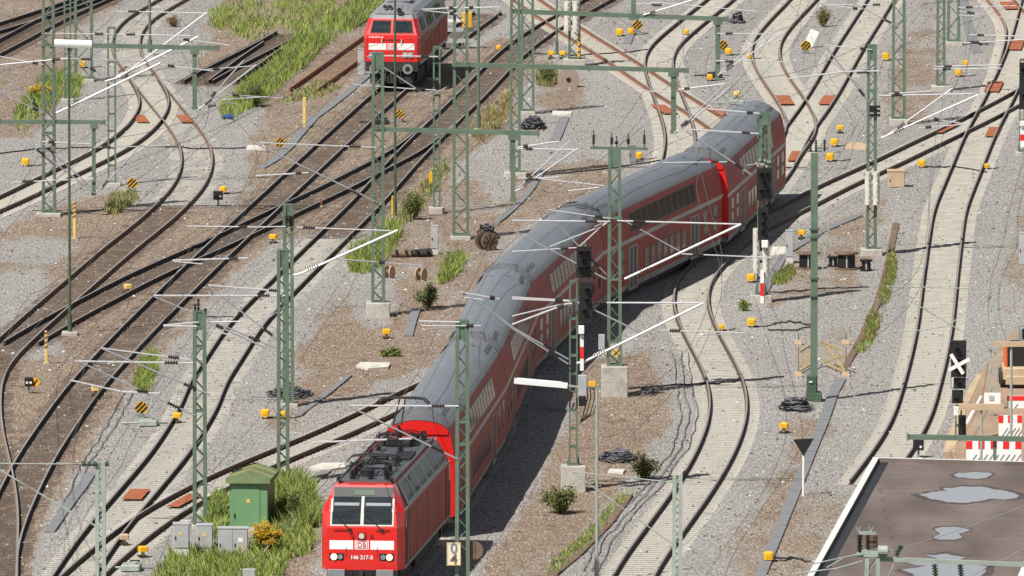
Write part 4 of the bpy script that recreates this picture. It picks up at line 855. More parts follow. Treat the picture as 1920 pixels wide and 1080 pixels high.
def ground_mat():
    m, n, b = nt('ballast_and_soil'); N = n.nodes; L = n.links
    tc = N.new('ShaderNodeTexCoord')
    def noise(scale, st, det=3, rough=.6):
        mp = N.new('ShaderNodeMapping'); mp.inputs['Scale'].default_value = st; L.new(tc.outputs['Object'], mp.inputs['Vector'])
        z = N.new('ShaderNodeTexNoise'); z.inputs['Scale'].default_value = scale; z.inputs['Detail'].default_value = det; z.inputs['Roughness'].default_value = rough; L.new(mp.outputs['Vector'], z.inputs['Vector']); return z.outputs['Fac']
    def ramp(f, stops):
        r = N.new('ShaderNodeValToRGB'); e = r.color_ramp.elements
        while len(e) < len(stops): e.new(.5)
        for i, (p, c) in enumerate(stops): e[i].position = p; e[i].color = (*c, 1)
        L.new(f, r.inputs['Fac']); return r.outputs['Color']
    def mix(f, a, c, typ='MIX'):
        x = N.new('ShaderNodeMix'); x.data_type = 'RGBA'; x.blend_type = typ
        if isinstance(f, float): x.inputs[0].default_value = f
        else: L.new(f, x.inputs[0])
        for s_, v in ((6, a), (7, c)):
            if isinstance(v, tuple): x.inputs[s_].default_value = (*v, 1)
            else: L.new(v, x.inputs[s_])
        return x.outputs[2]
    def math_(op, a, c, clamp=True):
        x = N.new('ShaderNodeMath'); x.operation = op; x.use_clamp = clamp
        for i, v in ((0, a), (1, c)):
            if isinstance(v, (int, float)): x.inputs[i].default_value = v
            else: L.new(v, x.inputs[i])
        return x.outputs[0]
    def attr(nm): a = N.new('ShaderNodeAttribute'); a.attribute_name = nm; return a.outputs['Fac']
    sp = noise(12.5, (1, .12, 1), 4, .75); sp2 = noise(21, (1, .11, 1), 2, .7); bl = noise(.55, (1, .22, 1), 6, .65); bl2 = noise(1.7, (1, .25, 1), 5, .7)
    grey = ramp(sp, [(.25, (.07, .066, .062)), (.42, (.235, .225, .213)), (.56, (.345, .332, .315)), (.74, (.62, .6, .575))])
    brown = ramp(sp, [(.25, (.055, .042, .032)), (.43, (.195, .148, .11)), (.57, (.31, .243, .187)), (.76, (.66, .6, .52))])
    red = ramp(sp2, [(.3, (.055, .033, .023)), (.5, (.15, .097, .07)), (.75, (.42, .34, .27))])
    brown = mix(math_('MULTIPLY', math_('SUBTRACT', bl2, .5), 5.0), brown, red)
    beige = ramp(sp, [(.25, (.13, .12, .107)), (.45, (.31, .295, .262)), (.6, (.42, .4, .355)), (.8, (.66, .635, .59))])
    dark = ramp(sp, [(.25, (.03, .023, .019)), (.45, (.1, .071, .054)), (.6, (.19, .135, .1)), (.8, (.42, .34, .28))])
    rust = ramp(sp2, [(.3, (.14, .07, .045)), (.6, (.38, .24, .16)), (.8, (.55, .45, .36))])
    f = math_('MULTIPLY', math_('SUBTRACT', math_('ADD', attr('brown'), math_('MULTIPLY', math_('SUBTRACT', bl, .5, False), 1.5, False), False), .34, False), 3.2)
    col = mix(f, grey, brown)
    f2 = math_('MULTIPLY', math_('ADD', attr('beige'), math_('MULTIPLY', math_('SUBTRACT', bl, .58, False), 2.2, False), False), .42)
    col = mix(math_('MULTIPLY', f2, math_('SUBTRACT', 1.0, attr('dark'))), col, beige)
    f3 = math_('MULTIPLY', math_('ADD', attr('dark'), math_('MULTIPLY', math_('SUBTRACT', bl2, .6, False), 2.2, False), False), math_('MULTIPLY', attr('dark'), 1.0))
    col = mix(f3, col, dark)
    col = mix(math_('MULTIPLY', attr('rust'), math_('ADD', bl, .0)), col, rust)
    col = mix(attr('far'), col, (.05, .065, .028))
    big = noise(.13, (1, .4, 1), 4, .6)
    col = mix(.55, col, ramp(big, [(.3, (.78, .76, .74)), (.7, (1.12, 1.1, 1.08))]), 'MULTIPLY')
    L.new(col, b.inputs['Base Color']); b.inputs['Roughness'].default_value = .95; b.inputs['Specular IOR Level'].default_value = .2
    bp = N.new('ShaderNodeBump'); bp.inputs['Strength'].default_value = .5; bp.inputs['Distance'].default_value = .04; L.new(sp, bp.inputs['Height']); L.new(bp.outputs['Normal'], b.inputs['Normal'])
    return m
me.materials.append(ground_mat()); g_ = bpy.data.objects.new('ground', me); COL.objects.link(g_); g_['kind'] = 'structure'

# ------------------------------------------------------------------ loose stones on the surface
NS = 42000
ax = RNG.uniform(-30, 33, NS); ay = RNG.uniform(-106, 175, NS); az = RNG.uniform(.0, .025, NS); sz = RNG.uniform(.022, .055, NS) * RNG.choice([1, 1, 1, 1.7], NS)
octv = np.array([(1, 0, 0), (-1, 0, 0), (0, 1, 0), (0, -1, 0), (0, 0, 1), (0, 0, -1)], float); octf = np.array([(0, 2, 4), (2, 1, 4), (1, 3, 4), (3, 0, 4), (2, 0, 5), (1, 2, 5), (3, 1, 5), (0, 3, 5)])
V = octv[None] * RNG.uniform(.55, 1.15, (NS, 6, 1)); an = RNG.uniform(0, 6.28, NS); ca, sa = np.cos(an)[:, None], np.sin(an)[:, None]
X_ = V[:, :, 0] * ca - V[:, :, 1] * sa; Y_ = V[:, :, 0] * sa + V[:, :, 1] * ca; V = np.stack([X_, Y_, V[:, :, 2] * .8], 2) * sz[:, None, None] + np.stack([ax, ay, az], 1)[:, None]
me = bpy.data.meshes.new('loose_stones'); me.from_pydata(V.reshape(-1, 3).tolist(), [], (octf[None] + (np.arange(NS) * 6)[:, None, None]).reshape(-1, 3).tolist())
for nm_, c_ in (('pale_stone', (.62, .6, .57)), ('grey_stone', (.33, .32, .31)), ('brown_stone', (.22, .16, .12)), ('dark_stone', (.1, .09, .085))):
    M[nm_] = mat(nm_, c_, .9, var=.25, scale=.7); me.materials.append(M[nm_])
mi_ = np.repeat(RNG.choice([0, 1, 2, 3], NS, p=[.08, .34, .36, .22]), 8); me.polygons.foreach_set('material_index', mi_.astype(np.int32)); me.update()
st_ = bpy.data.objects.new('loose_stones', me); COL.objects.link(st_); st_['kind'] = 'stuff'; st_['label'] = 'loose stones scattered over ballast and soil'; st_['category'] = 'stones'
# ------------------------------------------------------------------ unseen dark ridge ring, added to darken the window reflections
mb = MB(); k = 96; ring = []
for i in range(k):
    a = 2 * math.pi * i / k; hh = 42 + 14 * math.sin(3 * a + 1) + 8 * math.sin(7 * a) + 5 * math.sin(13 * a + 2)
    ring.append([(math.sin(a) * r, math.cos(a) * r, z) for r, z in ((900, -1), (1150, hh * .6), (1500, hh), (2600, hh * .7), (3000, -2))])
for i in range(k):
    A, B = ring[i], ring[(i + 1) % k]
    if 120 < i * 360 / k < 240: continue                       # ring left open behind the camera
    for j in range(4): mb.add([A[j], B[j], B[j + 1], A[j + 1]], [(0, 1, 2, 3)])
hl = obj('unseen_hills', mb, mat('unseen_dark_hillside', (.045, .07, .03), .9, var=.5, scale=.02)); hl['kind'] = 'structure'

# ------------------------------------------------------------------ flat roofed building at lower right
HR = 4.4
A_ = P(1637, 857, HR); B_ = P(1513, 1080, HR); dL = (A_ - B_); Bn = B_ - dL * .55; C_ = P(2010, 867, HR)
poly = [Bn.xy, A_.xy, C_.xy, (C_ - dL * 1.55).xy]; poly = [(p.x, p.y) for p in poly]
o = Vector((A_.x, A_.y, 0)); BT = thing('station_building', 'flat roofed building with brown felt roof, white rim and rain puddles', 'building', o)
mb = MB(o); mb.prism(poly, 0, HR - .24, 'z'); obj('wall', mb, mat('rendered_wall', (.5, .46, .4), .85, var=.1), BT)
def inset(pl, d):
    c = Vector((sum(p[0] for p in pl) / 4, sum(p[1] for p in pl) / 4)); n = len(pl); out = []
    for i in range(n):
        p0, p1, p2 = Vector(pl[i - 1]), Vector(pl[i]), Vector(pl[(i + 1) % n]); e1 = (p1 - p0).normalized(); e2 = (p2 - p1).normalized()
        n1 = Vector((e1.y, -e1.x)); n2 = Vector((e2.y, -e2.x)); bs = (n1 + n2); bs = bs / max(.2, bs.length_squared) * 2
        out.append((p1.x + bs.x * d, p1.y + bs.y * d))
    return out
i1 = inset(poly, .22)
mb = MB(o); n = 4
for i in range(4):
    j = (i + 1) % 4
    q = [(*poly[i], HR), (*poly[j], HR), (*i1[j], HR), (*i1[i], HR)]
    mb.add(q, [(0, 1, 2, 3)], 0); mb.add([(*i1[i], HR), (*i1[j], HR), (*i1[j], HR - .16), (*i1[i], HR - .16)], [(0, 1, 2, 3)], 2); mb.add([(*poly[i], HR), (*poly[j], HR), (*poly[j], HR - .24), (*poly[i], HR - .24)], [(0, 1, 2, 3)], 0)
RIM = mb
def felt():
    m, nn, b = nt('roof_felt'); N = nn.nodes; L = nn.links; tc = N.new('ShaderNodeTexCoord')
    def noise(sc, st, det):
        mp = N.new('ShaderNodeMapping'); mp.inputs['Scale'].default_value = st; L.new(tc.outputs['Object'], mp.inputs['Vector']); z = N.new('ShaderNodeTexNoise'); z.inputs['Scale'].default_value = sc; z.inputs['Detail'].default_value = det; L.new(mp.outputs['Vector'], z.inputs['Vector']); return z.outputs['Fac']
    r = N.new('ShaderNodeValToRGB'); e = r.color_ramp.elements; e[0].position = .32; e[0].color = (.115, .086, .073, 1); e[1].position = .68; e[1].color = (.205, .163, .143, 1); L.new(noise(.5, (1, .25, 1), 7), r.inputs['Fac'])
    br = N.new('ShaderNodeTexBrick'); mp = N.new('ShaderNodeMapping'); L.new(tc.outputs['Object'], mp.inputs['Vector']); mp.inputs['Scale'].default_value = (1, 1, 1); L.new(mp.outputs['Vector'], br.inputs['Vector'])
    br.inputs['Color1'].default_value = (1, 1, 1, 1); br.inputs['Color2'].default_value = (.9, .9, .9, 1); br.inputs['Mortar'].default_value = (.7, .69, .68, 1); br.inputs['Scale'].default_value = 1; br.inputs['Brick Width'].default_value = 90; br.inputs['Row Height'].default_value = 1.4; br.inputs['Mortar Size'].default_value = .07; br.offset = .37
    x = N.new('ShaderNodeMix'); x.data_type = 'RGBA'; x.blend_type = 'MULTIPLY'; x.inputs[0].default_value = .8; L.new(r.outputs['Color'], x.inputs[6]); L.new(br.outputs['Color'], x.inputs[7])
    r2 = N.new('ShaderNodeMapRange'); r2.inputs['From Min'].default_value = .55; r2.inputs['From Max'].default_value = .7; L.new(noise(.3, (1, .35, 1), 6), r2.inputs['Value'])
    y = N.new('ShaderNodeMix'); y.data_type = 'RGBA'; y.inputs[7].default_value = (.09, .055, .04, 1); L.new(x.outputs[2], y.inputs[6])
    mm = N.new('ShaderNodeMath'); mm.operation = 'MULTIPLY'; mm.inputs[1].default_value = .6; L.new(r2.outputs[0], mm.inputs[0]); L.new(mm.outputs[0], y.inputs[0])
    L.new(y.outputs[2], b.inputs['Base Color']); b.inputs['Roughness'].default_value = .75; return m
M['felt'] = felt(); M['felt_wet'] = mat('wet_felt', (.085, .06, .05), .55, var=.3, scale=1)
M['water'] = mat('puddle_water', (.05, .05, .05), .06, var=.1, spec=1.)
obj('parapet', RIM, [mat('white_metal_rim', (.75, .74, .72), .45, var=.06), 'black', 'felt'], BT)
mb = MB(o); a_, b_ = Vector((*i1[0], HR - .154)), Vector((*i1[1], HR - .154)); u_ = Vector((.36, 0, 0)); mb.add([a_, b_, b_ + u_, a_ + u_], [(0, 1, 2, 3)]); obj('rim_shadow_strip', mb, 'black', BT)  # shadow of the roof rim, put in as a black strip
mb = MB(o); mb.add([(*p, HR - .16) for p in i1], [(0, 1, 2, 3)]); obj('roof', mb, 'felt', BT)
PUD = [[(1787, 890), (1815, 886), (1850, 886), (1862, 889), (1850, 896), (1815, 897), (1795, 895)],
       [(1722, 927), (1745, 922), (1778, 921), (1768, 915), (1800, 912), (1840, 912), (1868, 918), (1900, 924), (1912, 929), (1905, 934), (1860, 935), (1835, 940), (1815, 943), (1780, 942), (1762, 938), (1735, 931)],
       [(1752, 992), (1775, 988), (1800, 989), (1820, 993), (1798, 1000), (1805, 1008), (1790, 1012), (1765, 1012), (1750, 1008), (1763, 1001)],
       [(1735, 1040), (1775, 1038), (1812, 1044), (1800, 1050), (1850, 1062), (1845, 1075), (1830, 1092), (1700, 1092), (1715, 1078), (1690, 1068), (1740, 1060), (1700, 1055), (1760, 1048)]]
def organic(pl, it=3, am=.35):
    pts = [Vector(p) for p in pl]
    for k_ in range(it):
        q = []
        for i in range(len(pts)):
            a, b_ = pts[i], pts[(i + 1) % len(pts)]; q += [a, (a + b_) / 2 + Vector((random.uniform(-1, 1), random.uniform(-.35, .35))) * (b_ - a).length * am * .5]
        pts = q; am *= .7
    return pts
for pl in PUD:
    og = organic(pl, 2); c = sum(og, Vector((0, 0))) / len(og); k_ = 1.0
    for sc, zz_, m_, nm in ((1.18, .004, 'felt_wet', 'wet_patch'), (1.0, .009, 'water', 'puddle')):
        g = [P(*(c + (p - c) * sc), HR - .16 + zz_) for p in og]; mb = MB(o); mb.add(g, [tuple(range(len(g)))]); obj(nm, mb, m_, BT)
# insulator mast standing in front of the building
T, Y, o2 = mast('grey green switch mast with brown insulators standing before the flat roof', 1634, 1510, 1046, 24, m='galv', f=(40, 1502), plate=False, name='switch_mast')
mb = MB(o2); mb.bar(Q(1606, 1040, Y), Q(1662, 1040, Y), .3, .12); mb.bar(Q(1615, 1033, Y), Q(1655, 1035, Y), .2, .1); hp = obj('head_frame', mb, 'galv', T)
for x, a, b_, r, m_ in ((1612, 1035, 1000, .09, 'ins'), (1628, 1030, 1003, .09, 'ins'), (1637, 1028, 1003, .15, 'timber')):
    k = MB(o2); k.insul(Q(x, a, Y), Q(x, b_, Y), r); k.insul(Q(x, a - 4, Y), Q(x, b_ + 4, Y), r); obj('insulator', k, m_, T)
mb = MB(o2); mb.bar(Q(1610, 999, Y), Q(1643, 1000, Y), .1, .1)
for x in (1609, 1633): mb.bar(Q(x, 998, Y), Q(x - 4, 987, Y), .025, .025); mb.bar(Q(x, 998, Y), Q(x + 4, 987, Y), .025, .025); 
obj('switch_arm', mb, 'galv', T)
mb = MB(o2); mb.bar(Q(1650, 1048, Y), Q(1960, 1060, Y), .2, .13); obj('cross_beam', mb, 'galv', T)
for x in (1752, 1800):
    k = MB(o2); k.insul(Q(x, 1058, Y), Q(x + 3, 1084, Y), .1); obj('insulator', k, 'insg', T)
k = MB(o2); k.insul(Q(1680, 1042, Y), Q(1689, 1022, Y), .1); obj('insulator', k, 'insg', T)
arms(T, o2, Y, ['d:560,960,440,985,300,1015,V;d:560,1000,420,1040,180,1070,V', 'd:460,985,370,1035,V', 'd:700,1080,730,1015,V'], o2.x, -.2, 'insg')
k = MB(o2); k.disc(Q(1655, 1033, Y - .2), .17, .3, 'x', 14); obj('motor_drum', k, 'galv', T)
# beam and planks of the frame beside the building
T, Y, o2 = mast('green cantilever frame post behind the white rim of the roof', 1865, 930, 822, 6, 'hbeam', f=(14, 926), beams=[(1702, 819, 1960, 824, 9, [])], name='frame_post')
def board(label, cx, by, ty, w, h_, post=5, m='beige', cat='sign', name='board_sign'):
    b = P(cx, by); Y = b.y; s = SC(Y); o = Vector((b.x, Y, 0)); T = thing(name, label, cat, o)
    mb = MB(o); mb.tube([(b.x, Y, 0), Q(cx, ty, Y)], post / 2 / s, 8); obj('post', mb, 'galv', T)
    mb = MB(o); mb.box(Q(cx, ty, Y - .08), (w / s, .08, h_ / s), bev=.01); obj('board', mb, m, T); return T, Y, o
board('beige plank sign on a grey post above the red white barriers', 1840, 900, 763, 86, 12)
board('beige plank sign on a taller grey post beside the orange machine', 1896, 880, 645, 82, 10)
T, Y, o2 = board('small white notice board behind the plank sign', 1861, 790, 747, 31, 21, 3, 'white'); addbox(T, o2, 'notice', 1859, 746, Y, 9, 9, 'grey', .02, -.14)

# ------------------------------------------------------------------ paving beside the right track
def sheet(name, pl, z, m, kind='structure', th=.0, label=None, cat=None, grp=None, h=0):
    g = [P(x, y, h) for x, y in pl]; o = Vector((g[0].x, g[0].y, 0)); mb = MB(o)
    if th: mb.prism([(p.x, p.y) for p in g], -.03, z, 'z')
    else: mb.add([(p.x, p.y, z) for p in g], [tuple(range(len(g)))])
    ob = obj(name, mb, m)
    if kind: ob['kind'] = kind
    else: tag(ob, label, cat, grp)
    return ob
M['paving'] = mat('tan_paving', (.36, .25, .17), .85, var=.2, scale=1, stretch=(1, .3, 1), dirt=(.22, .15, .11), dirt_amt=.7)
M['pav2'] = mat('sand_paving', (.5, .38, .24), .9, var=.2, scale=1, stretch=(1, .3, 1))
sheet('platform', [(1768, 858), (1800, 770), (1836, 712), (1880, 650), (1990, 560), (2010, 870)], .22, 'paving', th=1)
sheet('platform_edge', [(1768, 858), (1798, 770), (1832, 712), (1842, 712), (1812, 775), (1790, 858)], .235, 'pav2', th=1)
sheet('painted_line', [(1808, 805), (1838, 752), (1843, 752), (1814, 805)], .226, 'white')

# ------------------------------------------------------------------ cable ducts and slabs
def duct(label, pts, w=.42, m='duct', z=.07):
    g = [P(x, y) for x, y in pts]; o = Vector((g[0].x, g[0].y, 0)); mb = MB(o); k = len(g); L = []
    for i, p in enumerate(g):
        d = (g[min(i + 1, k - 1)] - g[max(i - 1, 0)]); d.z = 0; d.normalize(); nn = Vector((d.y, -d.x, 0)); nn *= w / 2 * min(1.6, 1 / max(.3, abs(nn.x))); L.append((p - nn, p + nn))
    for i in range(k - 1):
        (a, b_), (c, d) = L[i], L[i + 1]; v = []
        n_ = max(1, int((g[i + 1] - g[i]).length / 3))
        for t in range(n_):
            u0, u1 = t / n_ + .012 / n_ * 3, (t + 1) / n_; q = [a.lerp(c, u0), b_.lerp(d, u0), b_.lerp(d, u1), a.lerp(c, u1)]; zz_ = z + random.uniform(-.008, .008)
            mb.add([(p.x, p.y, -.03) for p in q] + [(p.x, p.y, zz_) for p in q], [(4, 5, 6, 7), (0, 1, 5, 4), (1, 2, 6, 5), (2, 3, 7, 6), (3, 0, 4, 7)])
    return tag(obj('cable_duct', mb, m), label, 'cable duct')
duct('dark cable duct leading diagonally away from the left side of the diesel locomotive', [(692, 140), (655, 172), (620, 200), (590, 222), (560, 255), (545, 275), (520, 298), (490, 316)])
duct('long grey cable duct running beside the triangle sign', [(1420, 1095), (1455, 1010), (1490, 925), (1520, 850), (1545, 790), (1562, 740), (1577, 712)])
duct('brown edged duct running along the weeds left of the right track', [(1585, 690), (1620, 625), (1645, 570), (1662, 510), (1680, 420)], .3, 'timber')
duct('dark duct between the white cabinet post and the far signal', [(1425, 560), (1470, 478), (1540, 436), (1610, 405)], .4)
duct('grey cable duct at the upper right corner beside the lattice mast', [(1803, -10), (1812, 35), (1822, 72), (1832, 100)], .5)
duct('short duct beneath the striped lantern at top centre', [(1173, 85), (1178, 75), (1173, 62)], .45) if False else None
duct('narrow dark duct below the white slab between weeds and train', [(655, 705), (620, 735), (600, 750), (560, 780)], .25)
duct('short dark duct beside the small white slab in the middle', [(1040, 265), (1050, 243), (1058, 222)], .5)
duct('dark duct strip leading to the wooden wheels in the gravel centre', [(930, 420), (960, 395), (985, 370), (1000, 350), (1018, 320)], .3)
duct('dark cable duct passing the bottom left lattice post', [(92, 1000), (120, 960), (150, 920), (170, 890)], .4)
duct('dark duct by the loco front running up to the white slab', [(575, 915), (590, 900), (612, 885)], .4)
duct('brown curb strip on the right of the shaded ground', [(1030, 1085), (1080, 1045), (1140, 985), (1180, 930)], .3, 'timber')
duct('dark duct piece beneath the two yellow boxes at top centre', [(1175, 84), (1180, 70), (1190, 45)], .45)
duct('grey duct lid in the brown gravel near the concrete block', [(765, 632), (772, 605), (780, 582)], .4)
def slab(label, pl, z=.1, m='concw', cat='slab', h=0): return sheet('concrete_slab', pl, z, m, None, 1, label, cat)
slab('irregular white slab just above the electric locomotive', [(580, 880), (605, 872), (645, 872), (648, 880), (620, 884), (590, 884)])
slab('white slab in the brown gravel left of the train', [(668, 690), (676, 683), (732, 684), (728, 692), (690, 695)])
slab('small white slab at the end of the short middle duct', [(1035, 217), (1036, 211), (1072, 212), (1071, 217)])
slab('pale plank slab lying on the gravel left of the dark straight track', [(462, 280), (465, 275), (500, 277), (498, 282)])
slab('grey slab in the shade under the white lamp', [(1025, 770), (1030, 757), (1075, 757), (1072, 771)], m='duct')
slab('pale slab beside the concrete block in the shade', [(1140, 888), (1144, 883), (1172, 884), (1168, 890)])
slab('flat concrete base next to the tall pale cabinet post', [(1445, 478), (1448, 466), (1480, 466), (1478, 480)], m='concw')

# ------------------------------------------------------------------ yellow boxes, lanterns, posts
def cable_path(mb, p, pts, r=.022):
    mb.tube([p + Vector((a, b_, c)) for a, b_, c in pts], r, 5)
YB = [(48, 312, 14, 'lone yellow box on the gravel at the far left'), (418, 364, 13, 'yellow box above the dark track lamp'), (497, 785, 16, 'left one of the two yellow boxes near the front lattice masts'),
      (530, 786, 13, 'right one of the two yellow boxes, seen behind a lattice mast'), (1162, 68, 13, 'yellow box left of the striped lantern at top centre'), (1183, 66, 12, 'yellow box touching the striped lantern at top centre'),
      (1556, 303, 15, 'lower of the yellow boxes right of the last coach'), (1564, 275, 14, 'middle yellow box right of the last coach'), (1728, 315, 14, 'lone yellow box between the crossing and the winding tracks'),
      (1797, 144, 13, 'lower yellow box beside the slim mast at top right'), (1810, 126, 11, 'upper yellow box beside the slim mast at top right'), (1661, 114, 14, 'yellow box attached near the tall mast at top right'),
      (1198, 300, 13, 'yellow box beside the grey cabinet behind the train'), (1408, 530, 15, 'yellow box left of the tall signal foot'), (1409, 614, 16, 'double yellow box left of the grey signal box'),
      (1353, 621, 10, 'tiny yellow box by the bend of the winding track'), (1441, 1054, 18, 'yellow box at the bottom edge near the roof corner'), (1366, 104, 12, 'yellow box under the striped lantern at the upper bend'),
      (1405, 112, 9, 'tiny yellow box on the brown rail of the S bend'), (935, 96, 9, 'yellow clamp box on the rail right of the diesel locomotive'), (1850, 318, 9, 'tiny yellow box on the right winding rail'),
      (1287, 66, 9, 'yellow box on the rail of the top centre bend'), (1157, 242, 0, ''), (155, 128, 13, 'round yellow lamp under the wide tower at upper left'), (238, 356, 0, ''), (1331, 152, 11, 'yellow box beside the foot of the far drop post')]
for px, by, w, lab in YB:
    if not w: continue
    b = P(px, by); s = SC(b.y); W_ = w / s; T = thing('yellow_box', lab, 'trackside box', (b.x, b.y, 0), 0, 'yellow trackside boxes')
    mb = MB(); mb.box((0, 0, .1 + W_ * .42), (W_, W_, W_ * .84), bev=W_ * .14); mb.box((0, -W_ * .5, .1 + W_ * .45), (W_ * .5, .03, W_ * .4), bev=.01); obj('casing', mb, 'yellow', T)
    for e in (-1, 1): mb = MB(); mb.box((e * W_ * .28, 0, .04), (.05, .08, .14)); obj('foot', mb, 'black', T)
    mb = MB(); mb.tube([(W_ * .4, 0, .06), (W_ * .9, .3, .03), (W_ * 1.6, .2, .03), (W_ * 2.6, .9, .03)], .025, 5); obj('cable', mb, 'cable', T)
LN = [(265, 784, 24, 'large striped yellow disc lantern left of the winding light track'), (1195, 62, 19, 'striped yellow disc lantern beside two yellow boxes at top centre'), (1355, 100, 19, 'striped yellow disc lantern above the upper bend'),
      (1511, 101, 19, 'striped yellow disc lantern with a white board behind it'), (749, 229, 17, 'striped yellow lantern in front of the diesel locomotive'), (525, 283, 19, 'striped yellow lantern at the end of the long duct'), (248, 360, 20, 'tilted striped yellow lantern on the weeds near the ladder mast')]
for px, by, w, lab in LN:
    b = P(px, by); s = SC(b.y); r = w / s / 2; T = thing('switch_lantern', lab, 'switch lantern', (b.x, b.y, 0), R(random.uniform(-12, 12)), 'striped switch lanterns')
    c = Vector((0, 0, .16 + r)); mb = MB(); mb.disc(c, r, .08, 'y', 22); ds = obj('disc', mb, 'yellow', T)
    for k_ in (-.5, .05, .6):
        x = k_ * r; h_ = math.sqrt(max(.01, r * r - x * x)) * .97; a = R(45); mb = MB(); q = lambda u, v: Vector((u * math.cos(a) - v * math.sin(a), -.05, .16 + r + u * math.sin(a) + v * math.cos(a)))
        mb.bar(q(-h_, x), q(h_, x), .02, r * .26, up=(-math.sin(a), 0, math.cos(a))); obj('black_stripe', mb, 'black', ds)
    mb = MB(); mb.box((0, .1, .1), (r * 1.2, .35, .2), bev=.02); mb.box((0, 0, .14), (.08, .08, .12)); obj('lantern_base', mb, 'greym', T)
PO = [(571, 240, 182, 6, 'orange', 'plain orange marker post beside the long duct', 'yellow_p'), (140, 448, 378, 6, '', 'yellow post with dark striped tip beside the thin lamp pole', 'yellow_p'), (87, 682, 620, 6, '', 'yellow post with dark striped tip on the gravel patch at left', 'yellow_p'),
      (808, 350, 323, 7, '', 'short yellow post by the ladder mast weeds', 'yellow'), (736, 412, 367, 4, '', 'thin yellow post at the foot of the dark pole', 'yellow'), (603, 388, 372, 3, '', 'tiny pinkish peg between the two dark tracks', 'plate')]
for px, by, ty, w, _, lab, m_ in PO:
    b = P(px, by); s = SC(b.y); zt = Q(px, ty, b.y).z; T = thing('marker_post', lab, 'marker post', (b.x, b.y, 0)); W_ = w / s
    mb = MB(); mb.box((0, 0, zt / 2), (W_, W_, zt), bev=.02); obj('post', mb, m_, T)
    if 'striped' in lab:
        for i in range(4): k = MB(); k.bar((-W_ * .52, -W_ * .52, zt - .12 - i * .2), (W_ * .52, -W_ * .52, zt - .02 - i * .2), .02, .08); obj('stripe', k, 'timber', T)
    k = MB(); k.box((0, 0, .02), (W_ * 2, W_ * 2, .06)); obj('base', k, 'conc', T)
def cabinet(label, px, by, ty, w, m='grey', d=.45, doors=1, plinth=.0, name='cabinet', cat='cabinet', stickers=()):
    b = P(px, by); s = SC(b.y); zt = Q(px, ty, b.y).z; W_ = w / s; T = thing(name, label, cat, (b.x, b.y, 0))
    z0 = 0
    if plinth: z0 = zt * plinth; k = MB(); k.box((0, 0, z0 / 2), (W_ * .94, d * .94, z0)); obj('plinth', k, 'concw', T)
    k = MB(); k.box((0, 0, (zt + z0) / 2), (W_, d, zt - z0), bev=.015); obj('casing', k, m, T)
    k = MB(); k.box((0, 0, zt + .02), (W_ * 1.06, d * 1.1, .05), bev=.01); obj('lid', k, m, T)
    for i in range(doors):
        x = (-W_ / 2 + (i + .5) * W_ / doors); k = MB(); k.box((x, -d / 2 - .008, (zt + z0) / 2), (W_ / doors * .93, .02, (zt - z0) * .93), bev=.004); dr = obj('door', k, m, T)
        h_ = MB(); h_.box((x - W_ / doors * .36, -d / 2 - .03, (zt + z0) / 2 - .05), (.04, .03, .12)); obj('handle', h_, 'black', dr)
    for sx, sz, sw, sh, sm in stickers: k = MB(); k.box((sx * W_, -d / 2 - .022, z0 + (zt - z0) * sz), (sw, .01, sh)); obj('sticker', k, sm, T)
    return T
cabinet('small grey cabinet on a white plinth left of the lattice mast', 340, 1052, 982, 30, plinth=.36, stickers=((-.02, .62, .12, .12, 'yellow_p'),))
cabinet('small grey cabinet squeezed right of the lattice mast', 384, 1042, 984, 30, plinth=.26, stickers=((-.02, .6, .14, .14, 'yellow_p'),))
cabinet('wide grey double door cabinet in front of the green hut', 437, 1046, 990, 56, doors=2, stickers=((.25, .62, .18, .16, 'white'), (.24, .38, .14, .14, 'yellow_p')))
cabinet('small grey box with two holes at the bottom edge in the grass', 467, 1100, 1069, 23, 'grey', .3)
cabinet('slender pale cabinet post beside the debris in the centre', 815, 477, 424, 13, 'grey', .3, plinth=.2)
cabinet('slender pale cabinet post beside the cable drums', 1480, 494, 433, 14, 'grey', .3, plinth=.2)
cabinet('pale cabinet post cut by the right picture edge', 1917, 497, 437, 13, 'grey', .3)
cabinet('grey box left of the diesel locomotive front', 677, 142, 92, 12, 'grey', .4)
cabinet('grey box beside a yellow box behind the fourth coach', 1186, 304, 273, 12, 'greym', .4)
cabinet('small tan bin beside the crossing track with a wooden lid', 1680, 350, 320, 32, 'beige', .8)
# green hut
b = P(466, 994); s = SC(b.y); HT = thing('relay_hut', 'green sheet metal hut with ribbed mossy roof beside the merging tracks', 'hut', (b.x, b.y, 0), R(-5)); W_ = 1.42; D_ = 2.6; z_ = 1.78
k = MB(); k.box((0, D_ / 2, z_ / 2), (W_, D_, z_)); obj('wall', k, ['hut'], HT)
k = MB(); pr = [(-W_ / 2 - .13, z_ + .0), (W_ / 2 + .13, z_ + .0), (W_ / 2 + .13, z_ + .14), (0, z_ + .42), (-W_ / 2 - .13, z_ + .14)]
k.prism(pr, -.18, D_ + .18, 'y'); rf = obj('roof', k, 'hutroof', HT)
for i in range(5):
    y = -.1 + i * .68; k = MB(); pp = [(-W_ / 2 - .14, z_ + .14), (0, z_ + .42), (W_ / 2 + .14, z_ + .14), (W_ / 2 + .14, z_ + .19), (0, z_ + .475), (-W_ / 2 - .14, z_ + .19)]; k.prism(pp, y, y + .1, 'y'); obj('roof_rib', k, 'grass3' if i % 2 else 'hutroof', rf)
k = MB(); k.box((-.1, -.012, .87), (1.05, .03, 1.6)); dr = obj('door', k, 'hut', HT); h_ = MB(); h_.box((-.52, -.05, .55), (.04, .04, .16)); obj('handle', h_, 'black', dr); h_ = MB(); h_.box((.0, -.035, 1.1), (.13, .01, .15)); obj('sticker', h_, 'yellow_p', dr)
